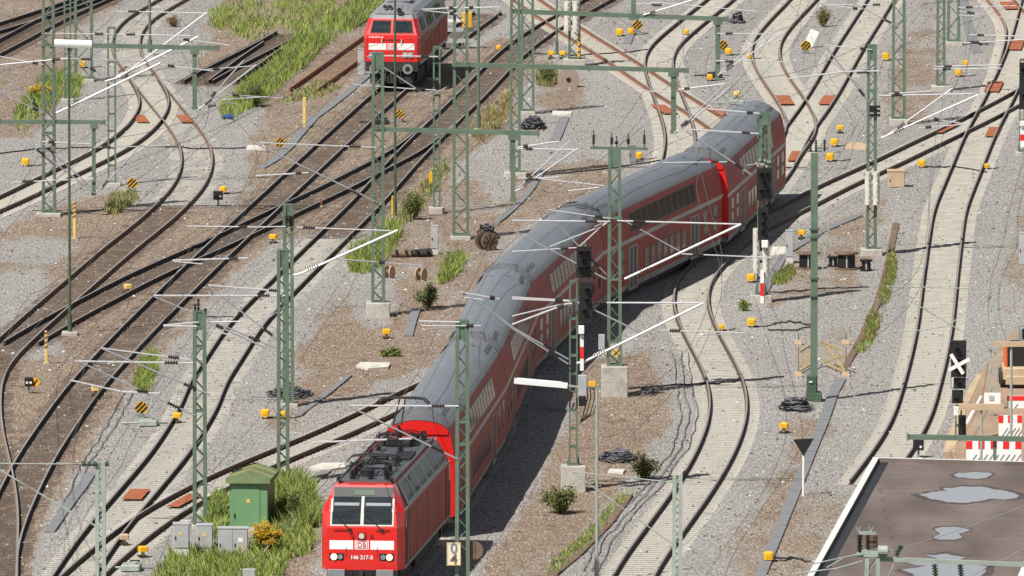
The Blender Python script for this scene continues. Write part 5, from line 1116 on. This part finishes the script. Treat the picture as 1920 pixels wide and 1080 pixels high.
k = MB(); k.box((0, D_ / 2, .05), (W_ + .1, D_ + .1, .14)); obj('plinth', k, 'conc', HT)
# signal lamps on the ground
def dwarf(label, px, by, w, h_, lights, disc=None):
    b = P(px, by); s = SC(b.y); T = thing('ground_signal', label, 'ground signal', (b.x, b.y, 0)); W_, H_ = w / s, h_ / s
    k = MB(); k.tube([(0, 0, 0), (0, 0, .35)], .04); obj('post', k, 'greym', T); k = MB(); k.box((0, 0, .3 + H_ / 2), (W_, .25, H_), bev=.02); hd = obj('signal_head', k, 'black', T)
    for x, z in lights: k = MB(); k.disc((x * W_, -.14, .3 + H_ * z), .05, .03, 'y', 12); obj('lamp', k, 'white', hd)
    if disc: k = MB(); k.disc((disc * W_, .05, .3 + H_ * .45), H_ * .5, .05, 'y', 20); ds = obj('disc', k, 'yellow', T); k = MB(); k.bar((disc * W_ - H_ * .2, .02, .3 + H_ * .1), (disc * W_ + H_ * .25, .02, .3 + H_ * .75), .02, .05); obj('black_stripe', k, 'black', ds)
dwarf('dark ground signal with two white lamps and a yellow disc at left', 54, 738, 15, 17, [(-.2, .45), (.25, .45)], .8)
dwarf('dark ground signal with one white lamp beneath a yellow box', 409, 386, 18, 16, [(.25, .4)])
dwarf('dark ground lamp beside the pale platform edge at the roof corner', 1722, 858, 20, 22, [(.2, .3)])
# triangle board
b = P(1506, 930); Y = b.y; T = thing('triangle_sign', 'black downward triangle on a thin white post', 'sign', b); o2 = Vector((b.x, Y, 0)); T.location = o2
k = MB(o2); k.tube([o2, Q(1507, 824, Y)], .045, 8); obj('post', k, 'white', T); k = MB(o2); q = [Q(1487, 824, Y - .06), Q(1526, 822, Y - .06), Q(1507, 856, Y - .06)]; k.add(q + [p + Vector((0, .04, 0)) for p in q], [(0, 1, 2), (3, 5, 4), (0, 1, 4, 3), (1, 2, 5, 4), (2, 0, 3, 5)]); obj('triangle', k, 'black', T)
# cable drums
def drum(label, px, by, w, h_, m='black', fl='timber', thick=.08):
    b = P(px, by); s = SC(b.y); T = thing('cable_drum', label, 'cable drum', (b.x, b.y, 0)); r = w / s / 2; H_ = h_ / s * 1.0
    k = MB(); k.disc((0, 0, H_ / 2), r * .72, H_ * .9, 'z', 20); obj('cable_core', k, m, T)
    for z in (thick / 2, H_): k = MB(); k.disc((0, 0, z), r, thick, 'z', 24); obj('flange', k, fl, T)
    k = MB(); k.box((0, -r * .72, H_ / 2), (.06, .03, H_ * .7)); obj('label', k, 'grey', T)
drum('left wooden cable drum partly hidden by the dark steel post', 1515, 504, 46, 30); drum('large wooden cable drum right of the dark steel post', 1587, 505, 46, 31)
drum('small black drum between the two wooden cable drums', 1562, 500, 22, 18, 'black', 'black'); drum('small black drum below the mast foundation', 1624, 508, 24, 20, 'black', 'black')
b = P(1066, 164); T = thing('cable_drum', 'brown wooden drum disc leaning upright near the bush at top', 'cable drum', (b.x, b.y, 0))
s = SC(b.y); k = MB(); k.disc((0, 0, 15 / s), 21 / s, .12, 'y', 28); obj('flange', k, mat('grey_brown_boards', (.3, .235, .2), .85, var=.2, scale=3, stretch=(4, 1, 1)), T); k = MB(); k.disc((0, -.07, 15 / s), .12, .05, 'y', 14); obj('hub', k, 'black', T); k = MB(); k.disc((0, .5, 15 / s), 20 / s, .1, 'y', 24); obj('flange', k, 'timber', T); k = MB(); k.disc((0, .25, 15 / s), 10 / s, .45, 'y', 18); obj('core', k, 'timber', T)
b = P(918, 470); s = SC(b.y); T = thing('cable_drum', 'dark tilted cable drum lying in the gravel centre', 'cable drum', (b.x, b.y, 0), R(25))
for y, m_ in ((0, 'timber'), (.7, 'timber')): k = MB(); k.disc((0, y, 17 / s), 17 / s, .08, 'y', 24); obj('flange', k, m_, T)
k = MB(); k.disc((0, .35, 17 / s), 12 / s, .6, 'y', 20); obj('cable_core', k, 'black', T)
for i in range(8): k = MB(); a = i * math.pi / 4; k.bar((0, -.06, 17 / s), (math.cos(a) * .36, -.06, 17 / s + math.sin(a) * .36), .03, .03); obj('spoke', k, 'under', T)
# fence gates around the dark post
def fence(label, p0, p1, hgt, m, posts=True, brace=False, n=10):
    a, b_ = P(*p0), P(*p1); o2 = Vector((a.x, a.y, 0)); T = thing('barrier_fence', label, 'fence', o2); up = Vector((0, 0, 1))
    fr = MB(o2)
    for z in (.12, hgt): fr.bar(a + up * z, b_ + up * z, .05, .06)
    obj('rail', fr, m, T)
    k = MB(o2)
    for i in range(n + 1): t = i / n; k.bar(a.lerp(b_, t) + up * .1, a.lerp(b_, t) + up * hgt, .025, .035)
    obj('bars', k, m, T)
    if brace: k = MB(o2); k.bar(a + up * hgt, b_ + up * .15, .05, .05); k.bar(b_ + up * hgt * .8, a + up * .15, .05, .05); obj('brace', k, 'fence', T)
fence('yellow slatted barrier with cross brace right of the dark steel post', (1543, 686), (1585, 702), 1.0, 'fence', brace=True)
fence('yellow slatted barrier panel left of the dark steel post', (1499, 702), (1522, 688), .95, 'fence')
for px, lab in ((1497, 'left'), (1586, 'right')):
    for by in (646, 706):
        b = P(px, by); T = thing('orange_marker', f'orange marker block at the {"far" if by < 680 else "near"} {lab} corner round the steel post', 'marker block', (b.x, b.y, 0)); k = MB(); k.box((0, 0, .06), (.34, .5, .1), bev=.02); k.box((0, 0, .15), (.3, .4, .08), bev=.02); obj('block', k, 'beige', T); k = MB(); k.tube([(0, 0, .1), (0, 0, 1.25 if by > 680 else .5)], .02, 6); obj('pole', k, 'timber', T)
# red white barriers
def barrier(label, x0, x1, by, ty, n):
    a, b_ = P(x0, by), P(x1, by); Y = a.y; o2 = Vector((a.x, Y, 0)); zt = Q(x0, ty, Y).z; T = thing('barrier_board', label, 'barrier', o2); L = b_.x - a.x
    k = MB(); k.box((L / 2, 0, zt / 2), (L, .05, zt)); pn = obj('panel', k, 'white', T); w = L / n
    for i in range(0, n, 2): k = MB(); k.box(((i + .5) * w, -.03, zt * .86), (w, .015, zt * .26)); obj('red_field', k, 'redm', pn)
    for i in range(n + 1):
        k = MB(); x = (i + .3) * L / (n + 1); k.bar((x - .03, -.03, zt * .12), (x + zt * .28, -.03, zt * .56), .016, .05, up=(0, 1, 0)); obj('slot', k, 'greym', pn)
    for x in (.1, L - .1): k = MB(); k.box((x, .0, .04), (.2, .6, .1)); obj('foot', k, 'black', T)
barrier('wide red and white barrier right behind the white roof rim', 1811, 1915, 884, 826, 9)
barrier('smaller red and white barrier standing one row further back', 1872, 1916, 832, 778, 5)
barrier('plain white slotted barrier in front of the orange machine', 1888, 1960, 775, 742, 1)
# orange machine
b = P(1915, 738); s = SC(b.y); T = thing('work_machine', 'orange and black work machine cut off by the right picture edge', 'machine', (b.x, b.y, .22))
k = MB(); k.box((0, 1, .62), (1.5, 2.2, .5), bev=.06); obj('chassis', k, 'beige', T); k = MB(); k.box((.1, 1.1, 1.3), (1.2, 1.6, 1.0), bev=.1); obj('engine_cover', k, 'black', T)
k = MB(); k.box((-.62, .6, 1.3), (.12, 1.2, .9), bev=.05); obj('boom', k, 'orange', T); k = MB(); k.box((.35, 1.2, 2.15), (.8, 1.2, .6), bev=.08); obj('cab', k, 'greym', T); k = MB(); k.box((.35, .59, 2.2), (.6, .03, .4)); obj('cab_window', k, 'glass', T)
k = MB(); k.box((.3, .26, 1.3), (.25, .1, .22)); obj('work_lamp', k, 'yellow', T); k = MB(); k.box((0, -.1, .35), (1.3, .2, .35), bev=.04); obj('blade', k, 'beige', T)
for x in (-.7, .7): k = MB(); k.disc((x, .4, .32), .33, .3, 'x', 18); obj('wheel', k, 'under', T); k = MB(); k.disc((x, 1.9, .32), .33, .3, 'x', 18); obj('wheel', k, 'under', T)
# buffer stop behind the diesel locomotive
b = P(850, 92); T = thing('buffer_stop', 'grey buffer stop with a yellow box, right behind the diesel locomotive', 'buffer stop', (b.x, b.y, 0), R(8))
for z in (.45, 1.05): k = MB(); k.box((0, 0, z), (2.3, .2, .2)); obj('buffer_beam', k, 'grey', T)
for x in (-.75, .75): k = MB(); k.box((x, 0, .6), (.16, .22, 1.2)); k.bar((x, .1, 1.0), (x, 1.8, .1), .12, .12); obj('upright', k, 'grey', T)
k = MB(); k.box((.75, -.1, 1.6), (.5, .3, .8), bev=.03); obj('lamp_box', k, 'yellow', T); k = MB(); k.box((-.1, 0, 1.55), (1.6, .12, .16)); obj('white_bar', k, 'white', T)
# white board behind lantern, plate with three digits
b = P(1521, 90); T = thing('tilted_board', 'white tilted board behind the striped lantern between the top tracks', 'board', (b.x, b.y, 0)); k = MB(); k.bar((-.18, 0, .1), (.22, .5, .9), .5, .08, up=(0, -1, .5)); obj('panel', k, 'concw', T); k = MB(); k.box((0, .3, .2), (.1, .1, .5)); obj('prop', k, 'greym', T)
b = P(253, 1066); T = thing('number_plate', 'small black plate with white digits beside the grass at bottom left', 'number plate', (b.x, b.y, 0), R(6)); k = MB(); k.box((0, 0, .22), (.34, .03, .2)); obj('plate', k, 'black', T); k = MB(); k.tube([(0, .03, 0), (0, .03, .3)], .02); obj('stake', k, 'galv', T); text_mesh('digits', '203', .15, T, (0, -.02, .22), (R(90), 0, 0), 'white', .003)
# point machines beside switches
for px, by, lab in ((278, 798, 'grey point machine beside the large striped lantern'), (246, 1070, 'grey point machine beside the digit plate at bottom left'), (1382, 196, 'grey point machine behind the last coach'), (1340, 145, 'dark point machine below the upper bend lantern'), (715, 232, 'dark point machine left of the lantern before the diesel'), (1455, 250, '')):
    if not lab: continue
    b = P(px, by); T = thing('point_machine', lab, 'point machine', (b.x, b.y, 0), R(random.uniform(-8, 8))); m_ = 'galv' if 'grey' in lab else 'under'
    k = MB(); k.box((0, 0, .15), (.7, .9, .22), bev=.04); obj('casing', k, m_, T); k = MB(); k.tube([(-.35, 0, .12), (-1.1, .1, .1)], .04); obj('rod', k, m_, T); k = MB(); k.tube([(.35, 0, .12), (.8, .1, .1)], .04); obj('rod', k, 'greym', T); k = MB(); k.disc((.1, -.1, .28), .16, .08, 'z', 14); obj('cap', k, m_, T)
# orange low devices near rails
for px, by, lab, m_ in ((1187 - 809, 0, '', ''), (1382, 186, 'orange yellow stand behind the last coach roof', 'yellow_p'), (1545 - 35, 146, '', ''), (179, 742, 'orange clamp on the right rail of the straight dark track', 'yellow_p'), (332, 793, 'yellow clamp on the left rail beside the striped lantern', 'yellow'), (240, 550, 'orange clamp between the dark switch rails at left', 'yellow_p'), (512, 456, 'yellow tray lying beside the lattice head', 'yellow'), (1638 - 135, 448, 'yellow and orange hydrant shaped device beside the steel post', 'yellow'), (725, 635, 'yellow twisted device alone on the brown gravel', 'yellow'), (1470, 812, 'small yellow tray lamp on the right gravel', 'yellow'), (233, 1022, 'white and orange stand beside the dark duct at bottom left', 'beige'), (268, 1045, 'yellow stand above the digit plate at bottom left', 'yellow'), (1575, 250, 'top yellow stand right of the last coach', 'yellow'), (1055, 110, 'thick yellow valve beside the pole with yellow foot', 'yellow'), (1033, 110, 'orange yellow cylinder left of the pole with yellow foot', 'yellow')):
    if not lab: continue
    b = P(px, by); T = thing('trackside_device', lab, 'trackside device', (b.x, b.y, 0), R(random.uniform(-20, 20)))
    k = MB(); k.box((0, 0, .32), (.34, .3, .2), bev=.04); obj('head', k, m_, T); k = MB(); k.tube([(0, 0, 0), (0, 0, .3)], .07, 8); obj('stem', k, 'yellow_p', T); k = MB(); k.box((.0, 0, .03), (.3, .5, .08)); obj('base', k, 'under', T)
# scrap heaps
def heap(label, px, by, w, d, h_, m='cable', n=30, name='cable_heap', cat='cable heap', r=.03, curl=True):
    b = P(px, by); s = SC(b.y); o2 = Vector((b.x, b.y, 0)); mb = MB(o2); W_ = w / s / 2
    for i in range(n):
        z = random.random() * h_; rr = W_ * (1 - .6 * z / h_); a0 = random.random() * 6.28; pts = []
        cx, cy = random.uniform(-.2, .2) * W_, random.uniform(-.3, .3) * d
        for j in range(9):
            a = a0 + j * (.55 if curl else .15); q = rr * random.uniform(.75, 1)
            pts.append((b.x + cx + math.cos(a) * q, b.y + cy + math.sin(a) * q * d / W_ * .8, max(.03, z + random.uniform(-.05, .08))))
        mb.tube(pts, r, 5, i % 2)
    return tag(obj(name, mb, [m, 'cableg' if m == 'cable' else 'under']), label, cat)
heap('coil of dark cable lying on the brown ground right of the train', 1160, 862, 72, 1.6, .35, n=40)
heap('heap of cables and roots at the foot of the dark steel post', 1492, 768, 66, 1.4, .45, n=36)
heap('tangle of black cables at the right top bend', 1382, 42, 30, 1.2, .5)
heap('loose cables beside the big concrete block', 1215, 738, 44, 1.5, .15, n=10)
heap('heap of grey cables round the foot of the slim lattice mast', 1000, 240, 52, 2.0, .5, 'cableg', 34)
heap('grey scrap at the foundation of the twin lattice masts', 545, 742, 88, 1.6, .3, 'cableg', 34)
heap('black cables round the pale mast block at upper centre', 912, 446, 44, 1.4, .6, n=26)
def log(label, px, by, w, m, n=3, name='wheel_scrap', cat='scrap'):
    b = P(px, by); s = SC(b.y); W_ = w / s; T = thing(name, label, cat, (b.x, b.y, 0), R(random.uniform(-6, 6)))
    for i in range(n): k = MB(); k.tube([(-W_ / 2, i * .3, .14), (W_ / 2, i * .3 + .1, .14 + .04 * i)], .13, 10); obj('log', k, m, T)
    for x in (-.25, .25): k = MB(); k.box((x * W_, .2, .29), (.1, .8, .05)); obj('strap', k, 'black', T)
log('bundle of dark timbers next to the slender cabinet post', 752, 483, 36, 'timber'); log('second darker bundle between timbers and cabinet post', 792, 482, 38, 'under')
for px, by, lab in ((735, 522, 'small wooden spool left of the drum disc pair'), (795, 526, 'pair of small wooden discs on the brown gravel')):
    b = P(px, by); T = thing('wooden_spool', lab, 'spool', (b.x, b.y, 0), R(60))
    for y in (0, .3): k = MB(); k.disc((0, y, .28), .28, .05, 'y', 18); obj('flange', k, 'beige', T)
    k = MB(); k.disc((0, .15, .28), .12, .3, 'y', 12); obj('hub', k, 'timber', T)
T = sheet('timber_planks', [(1585, 279), (1590, 272), (1608, 270), (1626, 276), (1624, 281)], .12, 'beige', None, 1, 'scattered beige planks right of the yellow boxes', 'planks')
b = P(428, 224); k = MB(Vector((b.x, b.y, 0))); k.tube([(b.x - .3, b.y, .14), (b.x + .25, b.y, .14)], .14, 12); tag(obj('blue_can', k, mat('blue_plastic', (.03, .07, .22), .45)), 'blue can lying at the edge of the tall weeds', 'can')
# shaded cable lines lying on the ballast
def gcable(label, pts, r=.035, m='cable'):
    g = [P(x, y, .05) for x, y in pts]; o2 = Vector((g[0].x, g[0].y, 0)); mb = MB(o2); q = []
    for i in range(len(g) - 1):
        for t in range(5): p = g[i].lerp(g[i + 1], t / 5); q.append(p + Vector((random.uniform(-.06, .06), random.uniform(-.3, .3), 0)))
    q.append(g[-1]); mb.tube(q, r, 5); return tag(obj('ground_cable', mb, m), label, 'cable')
gcable('black cable crossing the ballast left of the light bend', [(0, 287), (60, 280), (140, 277), (200, 275), (300, 274), (370, 278), (480, 277)])
gcable('black cable from the boxes crossing the winding track', [(1180, 727), (1250, 722), (1330, 720), (1400, 712), (1470, 706)])
gcable('black cable around the grey signal box on the ballast', [(1450, 607), (1480, 602), (1530, 610), (1480, 620), (1440, 618)])
gcable('dark cable crossing the gravel near the striped weeds', [(1445, 548), (1500, 545), (1560, 540), (1630, 538)])
gcable('cable leading to the yellow box at the roof corner', [(1450, 1047), (1480, 1044), (1520, 1052)])
gcable('cable line behind the fourth coach beside the grey box', [(1000, 328), (1080, 322), (1150, 315), (1230, 302), (1262, 300)])
gcable('cable at the top of the yard in front of the crossing', [(1000, 100), (1080, 103), (1150, 100), (1220, 92)])
gcable('cable crossing under the yellow box by the right crossing', [(1735, 312), (1790, 312), (1850, 322)])
for i, dx in enumerate((0, 14, 28)):
    gcable(['left', 'middle', 'right'][i] + ' grey cable of the three trailing along the winding track', [(1262 + dx, 660), (1268 + dx, 720), (1280 + dx, 780), (1262 + dx, 840), (1215 + dx, 905), (1160 + dx, 965), (1120 + dx, 1010), (1095 + dx, 1070)], .018, 'cableg')
for i, dx in enumerate((0, 16)):
    gcable(['outer', 'inner'][i] + ' grey cable winding between the left straight track and the lantern', [(232 + dx, 735), (205 + dx, 790), (180 + dx, 830), (150 + dx, 870), (130 + dx, 920), (108 + dx, 960)], .018, 'cableg')
# overhead wires
def owire(label, path, s0_, s1_, off, z=5.6, sag=.3, span=45, dev=.3, r=.011):
    mb = MB(); q = []; n = int((s1_ - s0_) / 5)
    for i in range(n + 1):
        s_ = s0_ + (s1_ - s0_) * i / n; p, d = at_s(path, s_); ph = (s_ % span) / span
        q.append((p.x + off + dev * math.sin(s_ / span * math.pi), p.y, z - sag * 4 * ph * (1 - ph)))
    o2 = Vector((q[0][0], q[0][1], 0)); mb.o = o2; mb.tube(q, r, 5); return tag(obj('overhead_wire', mb, 'wire'), label, 'wire')
for nm, pth in (('train track', T6), ('straight dark track', T2), ('long track past the green hut', T3), ('winding track', T7), ('right edge track', T11), ('curving track at upper left', T1), ('light branch track at left', T17), ('brown S bend track', T8), ('dark railed top bend', T13), ('rusty crossing track', T14), ('slip connecting track', T4)):
    L_ = pth[1][-1]; owire(f'thin contact wire hanging above the {nm}', pth, 2, L_ - 2, 0); owire(f'thin sagging carrier wire above the {nm}', pth, 2, L_ - 2, 0, 7.2, 1.0)
def span(label, a, b_, Y0, Y1, r=.012):
    p, q = Q(*a, Y0), Q(*b_, Y1); mb = MB(p); mb.tube([p.lerp(q, t / 8) - Vector((0, 0, .12 * 4 * t / 8 * (1 - t / 8))) for t in range(9)], r, 5); ob = obj('overhead_wire', mb, 'wire'); return tag(ob, label, 'wire')
span('dark wire crossing the roof up to the right picture edge', (1640, 1042), (1990, 920), P(1634, 1510).y, P(1634, 1510).y)
span('dark wire crossing the lower right corner of the roof', (1790, 1092), (1990, 985), P(1634, 1510).y, P(1634, 1510).y)
span('thin green wire slanting over the grass at bottom left', (430, 1090), (640, 870), P(470, 1130).y, P(640, 1090).y)

# ------------------------------------------------------------------ vegetation
def blades(name, label, pl, n, h0, h1, mats, wts, w=.05, kind='stuff', cat='grass', clump=0, h=0, lean=.35):
    xs_ = [p[0] for p in pl]; ys_ = [p[1] for p in pl]; pts = []
    cl = []
    if clump:
        while len(cl) < clump:
            x, y = random.uniform(min(xs_), max(xs_)), random.uniform(min(ys_), max(ys_))
            if inpoly(np.array([x]), np.array([y]), pl)[0]: cl.append((x, y))
    o2 = P(sum(xs_) / len(xs_), sum(ys_) / len(ys_)); o2.z = 0; mb = MB(o2); t = 0
    n = int(n * (1.0 if h1 > .5 else 1.3))
    while t < n:
        if cl and random.random() < .8:
            c = random.choice(cl); x, y = random.gauss(c[0], (max(xs_) - min(xs_)) * .045 + 2), random.gauss(c[1], (max(ys_) - min(ys_)) * .04 + 1)
        else: x, y = random.uniform(min(xs_), max(xs_)), random.uniform(min(ys_), max(ys_))
        if not inpoly(np.array([x]), np.array([y]), pl)[0]: t += .05; continue
        t += 1; p = P(x, y); hh = random.uniform(h0, h1) * (.5 + .5 * random.random()); a = random.random() * 6.28; ww = w * random.uniform(.4, .75)
        dx, dy = math.cos(a) * ww, math.sin(a) * ww * .5; lx, ly = random.gauss(0, lean) * hh, random.gauss(0, lean) * hh
        m_ = random.choices(range(len(mats)), wts)[0]
        mb.add([(p.x - dx, p.y - dy, -.02), (p.x + dx, p.y + dy, -.02), (p.x + lx * .4 + dx * .7, p.y + ly * .4 + dy * .7, hh * .6), (p.x + lx, p.y + ly, hh), (p.x + lx * .4 - dx * .7, p.y + ly * .4 - dy * .7, hh * .6)], [(0, 1, 2, 3, 4)], m_)
    me = bpy.data.meshes.new(name); me.from_pydata([(v[0] - o2.x, v[1] - o2.y, v[2]) for v in mb.v], [], mb.f)
    for m_ in mats: me.materials.append(M[m_])
    me.polygons.foreach_set('material_index', mb.m); ob = bpy.data.objects.new(name, me); COL.objects.link(ob); ob.location = o2; tag(ob, label, cat); ob['kind'] = 'stuff'; return ob
GM = ['grass', 'grass2', 'grass3']
blades('tall_grass', 'bright green tall grass strip left of the diesel locomotive', [(545, 85), (600, 50), (660, 15), (700, -15), (720, 10), (690, 40), (640, 70), (600, 95), (575, 125), (540, 150), (500, 190), (470, 205), (440, 225), (415, 225), (410, 205), (440, 185), (470, 160), (500, 140)], 7500, .5, 1.0, GM, (6, 3, 1), .06, clump=30)
blades('meadow_grass', 'low green grass meadow at the top beside the light bend', [(395, 15), (470, -20), (640, -20), (620, 30), (560, 60), (520, 70), (470, 80), (420, 60), (380, 45)], 3600, .2, .6, GM, (4, 3, 3), .06, clump=22)
blades('tall_grass', 'green grass around the cabinets in the bottom left foreground', [(290, 1090), (320, 1045), (400, 1030), (455, 1040), (500, 1000), (560, 985), (595, 1010), (580, 1040), (540, 1050), (525, 1100), (290, 1120)], 7000, .3, .75, GM, (6, 3, 1.6), .05)
blades('tall_grass', 'grass between the green hut and the grey cabinets', [(390, 985), (400, 940), (425, 940), (428, 990), (415, 1005), (395, 1015)], 1300, .4, .85, GM, (6, 3, 1), .05)
blades('tall_grass', 'grass behind the hut on the slope to the locomotive', [(515, 915), (560, 905), (590, 935), (600, 985), (560, 1000), (515, 990)], 3600, .5, 1.1, GM, (5, 4, 1), .05)
blades('tall_grass', 'small grass strip beside the light track at left', [(250, 735), (262, 690), (285, 665), (295, 680), (290, 715), (275, 740)], 900, .4, .8, GM, (6, 3, 1), .05)
blades('tall_grass', 'weedy grass at the left lattice mast in the upper left', [(20, 240), (40, 205), (70, 165), (110, 140), (155, 150), (150, 180), (110, 200), (75, 215), (50, 250)], 2800, .4, .9, GM, (5, 4, 1.5), .06, clump=14)
blades('tall_grass', 'upright grass in front of the concrete block mast', [(655, 512), (655, 480), (690, 470), (740, 420), (755, 440), (735, 470), (715, 500), (690, 515)], 1700, .5, 1.1, GM, (6, 3, 1), .05)
blades('tall_grass', 'grass tufts on the gravel right of the slender cabinet', [(820, 535), (830, 500), (860, 480), (875, 490), (865, 510), (840, 530)], 800, .4, .8, GM, (5, 3, 1), .05)
blades('weeds', 'straw coloured weeds beside the ladder mast', [(195, 400), (205, 370), (250, 360), (260, 375), (235, 395), (215, 405)], 700, .2, .5, ['grass3', 'grass2', 'dry'], (4, 3, 2), .05)
blades('weeds', 'low weeds along the brown duct near the right track', [(1600, 665), (1625, 600), (1655, 540), (1672, 430), (1690, 430), (1680, 520), (1655, 600), (1630, 660)], 1600, .1, .35, ['grass2', 'grass', 'dry'], (4, 2, 3), .06, clump=16)
blades('weeds', 'grass by the tall signal foot', [(1445, 535), (1455, 515), (1485, 500), (1492, 515), (1470, 535)], 600, .15, .4, ['grass2', 'grass', 'dry'], (4, 3, 2), .05)
blades('weeds', 'thin weeds on the brown ground at bottom centre', [(1010, 1075), (1090, 1010), (1180, 910), (1195, 925), (1120, 1010), (1040, 1085)], 1100, .08, .25, ['grass2', 'grass', 'grass3'], (4, 2, 2), .06, clump=14)
blades('weeds', 'dry weeds below the diesel locomotive beside the straight tracks', [(880, 250), (920, 200), (955, 160), (962, 215), (930, 245), (900, 270)], 1500, .15, .4, ['grass3', 'dry', 'grass2'], (4, 3, 1.5), .06, clump=12)
blades('weeds', 'yellowish weeds around the ladder mast foot in the centre', [(740, 425), (770, 370), (800, 340), (830, 300), (845, 320), (810, 365), (775, 415)], 1200, .15, .45, ['grass3', 'grass2', 'dry'], (4, 4, 1), .06, clump=10)
blades('weeds', 'sparse weeds along the rusty siding', [(560, 168), (600, 150), (640, 165), (600, 185), (520, 195)], 700, .1, .3, ['grass3', 'grass2'], (3, 3), .06)
blades('weeds', 'dry brown weeds near the brown drum disc', [(1005, 160), (1012, 130), (1040, 130), (1050, 150), (1035, 165)], 900, .2, .6, ['dry', 'grass3', 'grass2'], (3, 3, 3), .06)
def bush(label, px, by, w, h_, n, mats, wts, flowers=False):
    b = P(px, by); s = SC(b.y); W_, H_ = w / s / 2, h_ / s; T = thing('bush', label, 'bush', (b.x, b.y, 0)); st = MB(); tips = []
    for i in range(26):
        a = random.random() * 6.28; r = random.random() ** .6; e = Vector((math.cos(a) * W_ * r, math.sin(a) * W_ * r * 1.1, H_ * random.uniform(.55, 1.0) * (1 - .35 * r * r)))
        m1 = Vector((e.x * .35, e.y * .35, e.z * .5)); st.tube([(e.x * .08, e.y * .08, -.03), m1, e], .014, 4); tips += [(m1, e)]
    obj('stem', st, 'dry', T); lf = MB()
    for i in range(n):
        m1, e = random.choice(tips); c = m1.lerp(e, random.uniform(-.5, 1.08)) + Vector((random.gauss(0, .09), random.gauss(0, .09), random.gauss(0, .07)))
        if c.z < .02: c.z = random.uniform(.02, .2)
        u = Vector((random.gauss(0, 1), random.gauss(0, 1), random.gauss(0, .6))).normalized() * random.uniform(.035, .075); v = Vector((random.gauss(0, 1), random.gauss(0, 1), random.gauss(0, 1))); v = (v - u * v.dot(u) / u.length_squared).normalized() * .026
        lf.add([c - u, c + v, c + u, c - v], [(0, 1, 2, 3)], random.choices(range(len(mats)), wts)[0])
    me = bpy.data.meshes.new('foliage'); me.from_pydata(lf.v, [], lf.f)
    for m_ in mats: me.materials.append(M[m_])
    me.polygons.foreach_set('material_index', lf.m); ob = bpy.data.objects.new('foliage', me); COL.objects.link(ob); ob.parent = T
    if flowers:
        fl = MB()
        for i in range(900):
            m1, e = random.choice(tips); c = e + Vector((random.gauss(0, .09), random.gauss(0, .09), random.gauss(.02, .07))); q = .045
            fl.add([c + Vector((-q, 0, 0)), c + Vector((0, -q, q)), c + Vector((q, 0, 0)), c + Vector((0, q, q * 1.3))], [(0, 1, 2, 3)])
        obj('flowers', fl, 'flower', T)
L2 = ['leaf', 'leaf2', 'grass2', 'dry']
bush('dark green bush in front of the signal block right of the locomotive', 1054, 962, 84, 56, 3200, L2, (5, 4, 2, 1.5)); bush('spiky bush beside the cable coil on the brown ground', 1208, 898, 62, 50, 2000, L2, (4, 4, 2, 3))
bush('dark upright bush on the brown gravel below the concrete block mast', 802, 577, 44, 44, 2000, L2, (6, 2, 2, .5)); bush('bush at the foot of the ladder mast', 775, 412, 44, 60, 2000, ['leaf2', 'grass2', 'grass3'], (3, 4, 1))
bush('dark bush in the tall grass strip at the upper left', 478, 200, 60, 50, 2400, L2, (4, 2, 5, .3)); bush('flowering yellow bush right of the wide cabinet', 500, 1042, 62, 62, 2200, ['grass2', 'grass', 'leaf2'], (4, 3, 2), True)
bush('dark shaded bush between green hut and locomotive', 545, 985, 52, 66, 2200, L2, (4, 2, 4, 1), False); bush('small tuft on brown gravel beside the twisted yellow device', 742, 668, 24, 16, 500, ['leaf2', 'grass2'], (2, 3))
bush('tiny left tuft on the brown gravel', 722, 668, 16, 12, 300, ['grass2', 'grass'], (3, 2)); bush('bush beside the brown drum disc', 1025, 158, 34, 36, 1400, L2, (4, 3, 3, 1)); bush('clump of dry growth between the top right tracks', 1543, 50, 34, 40, 1400, ['leaf2', 'dry', 'grass3'], (3, 4, 2))
bush('thin shrub by the light bend at the top left', 326, 50, 36, 22, 500, ['dry', 'leaf2'], (4, 2)); bush('yellow flowering shrub at the left lattice mast', 75, 190, 40, 34, 1200, ['grass2', 'grass'], (3, 3), True); bush('young green shoots beside the shaded track', 1395, 583, 22, 22, 400, ['grass2', 'grass'], (3, 3))
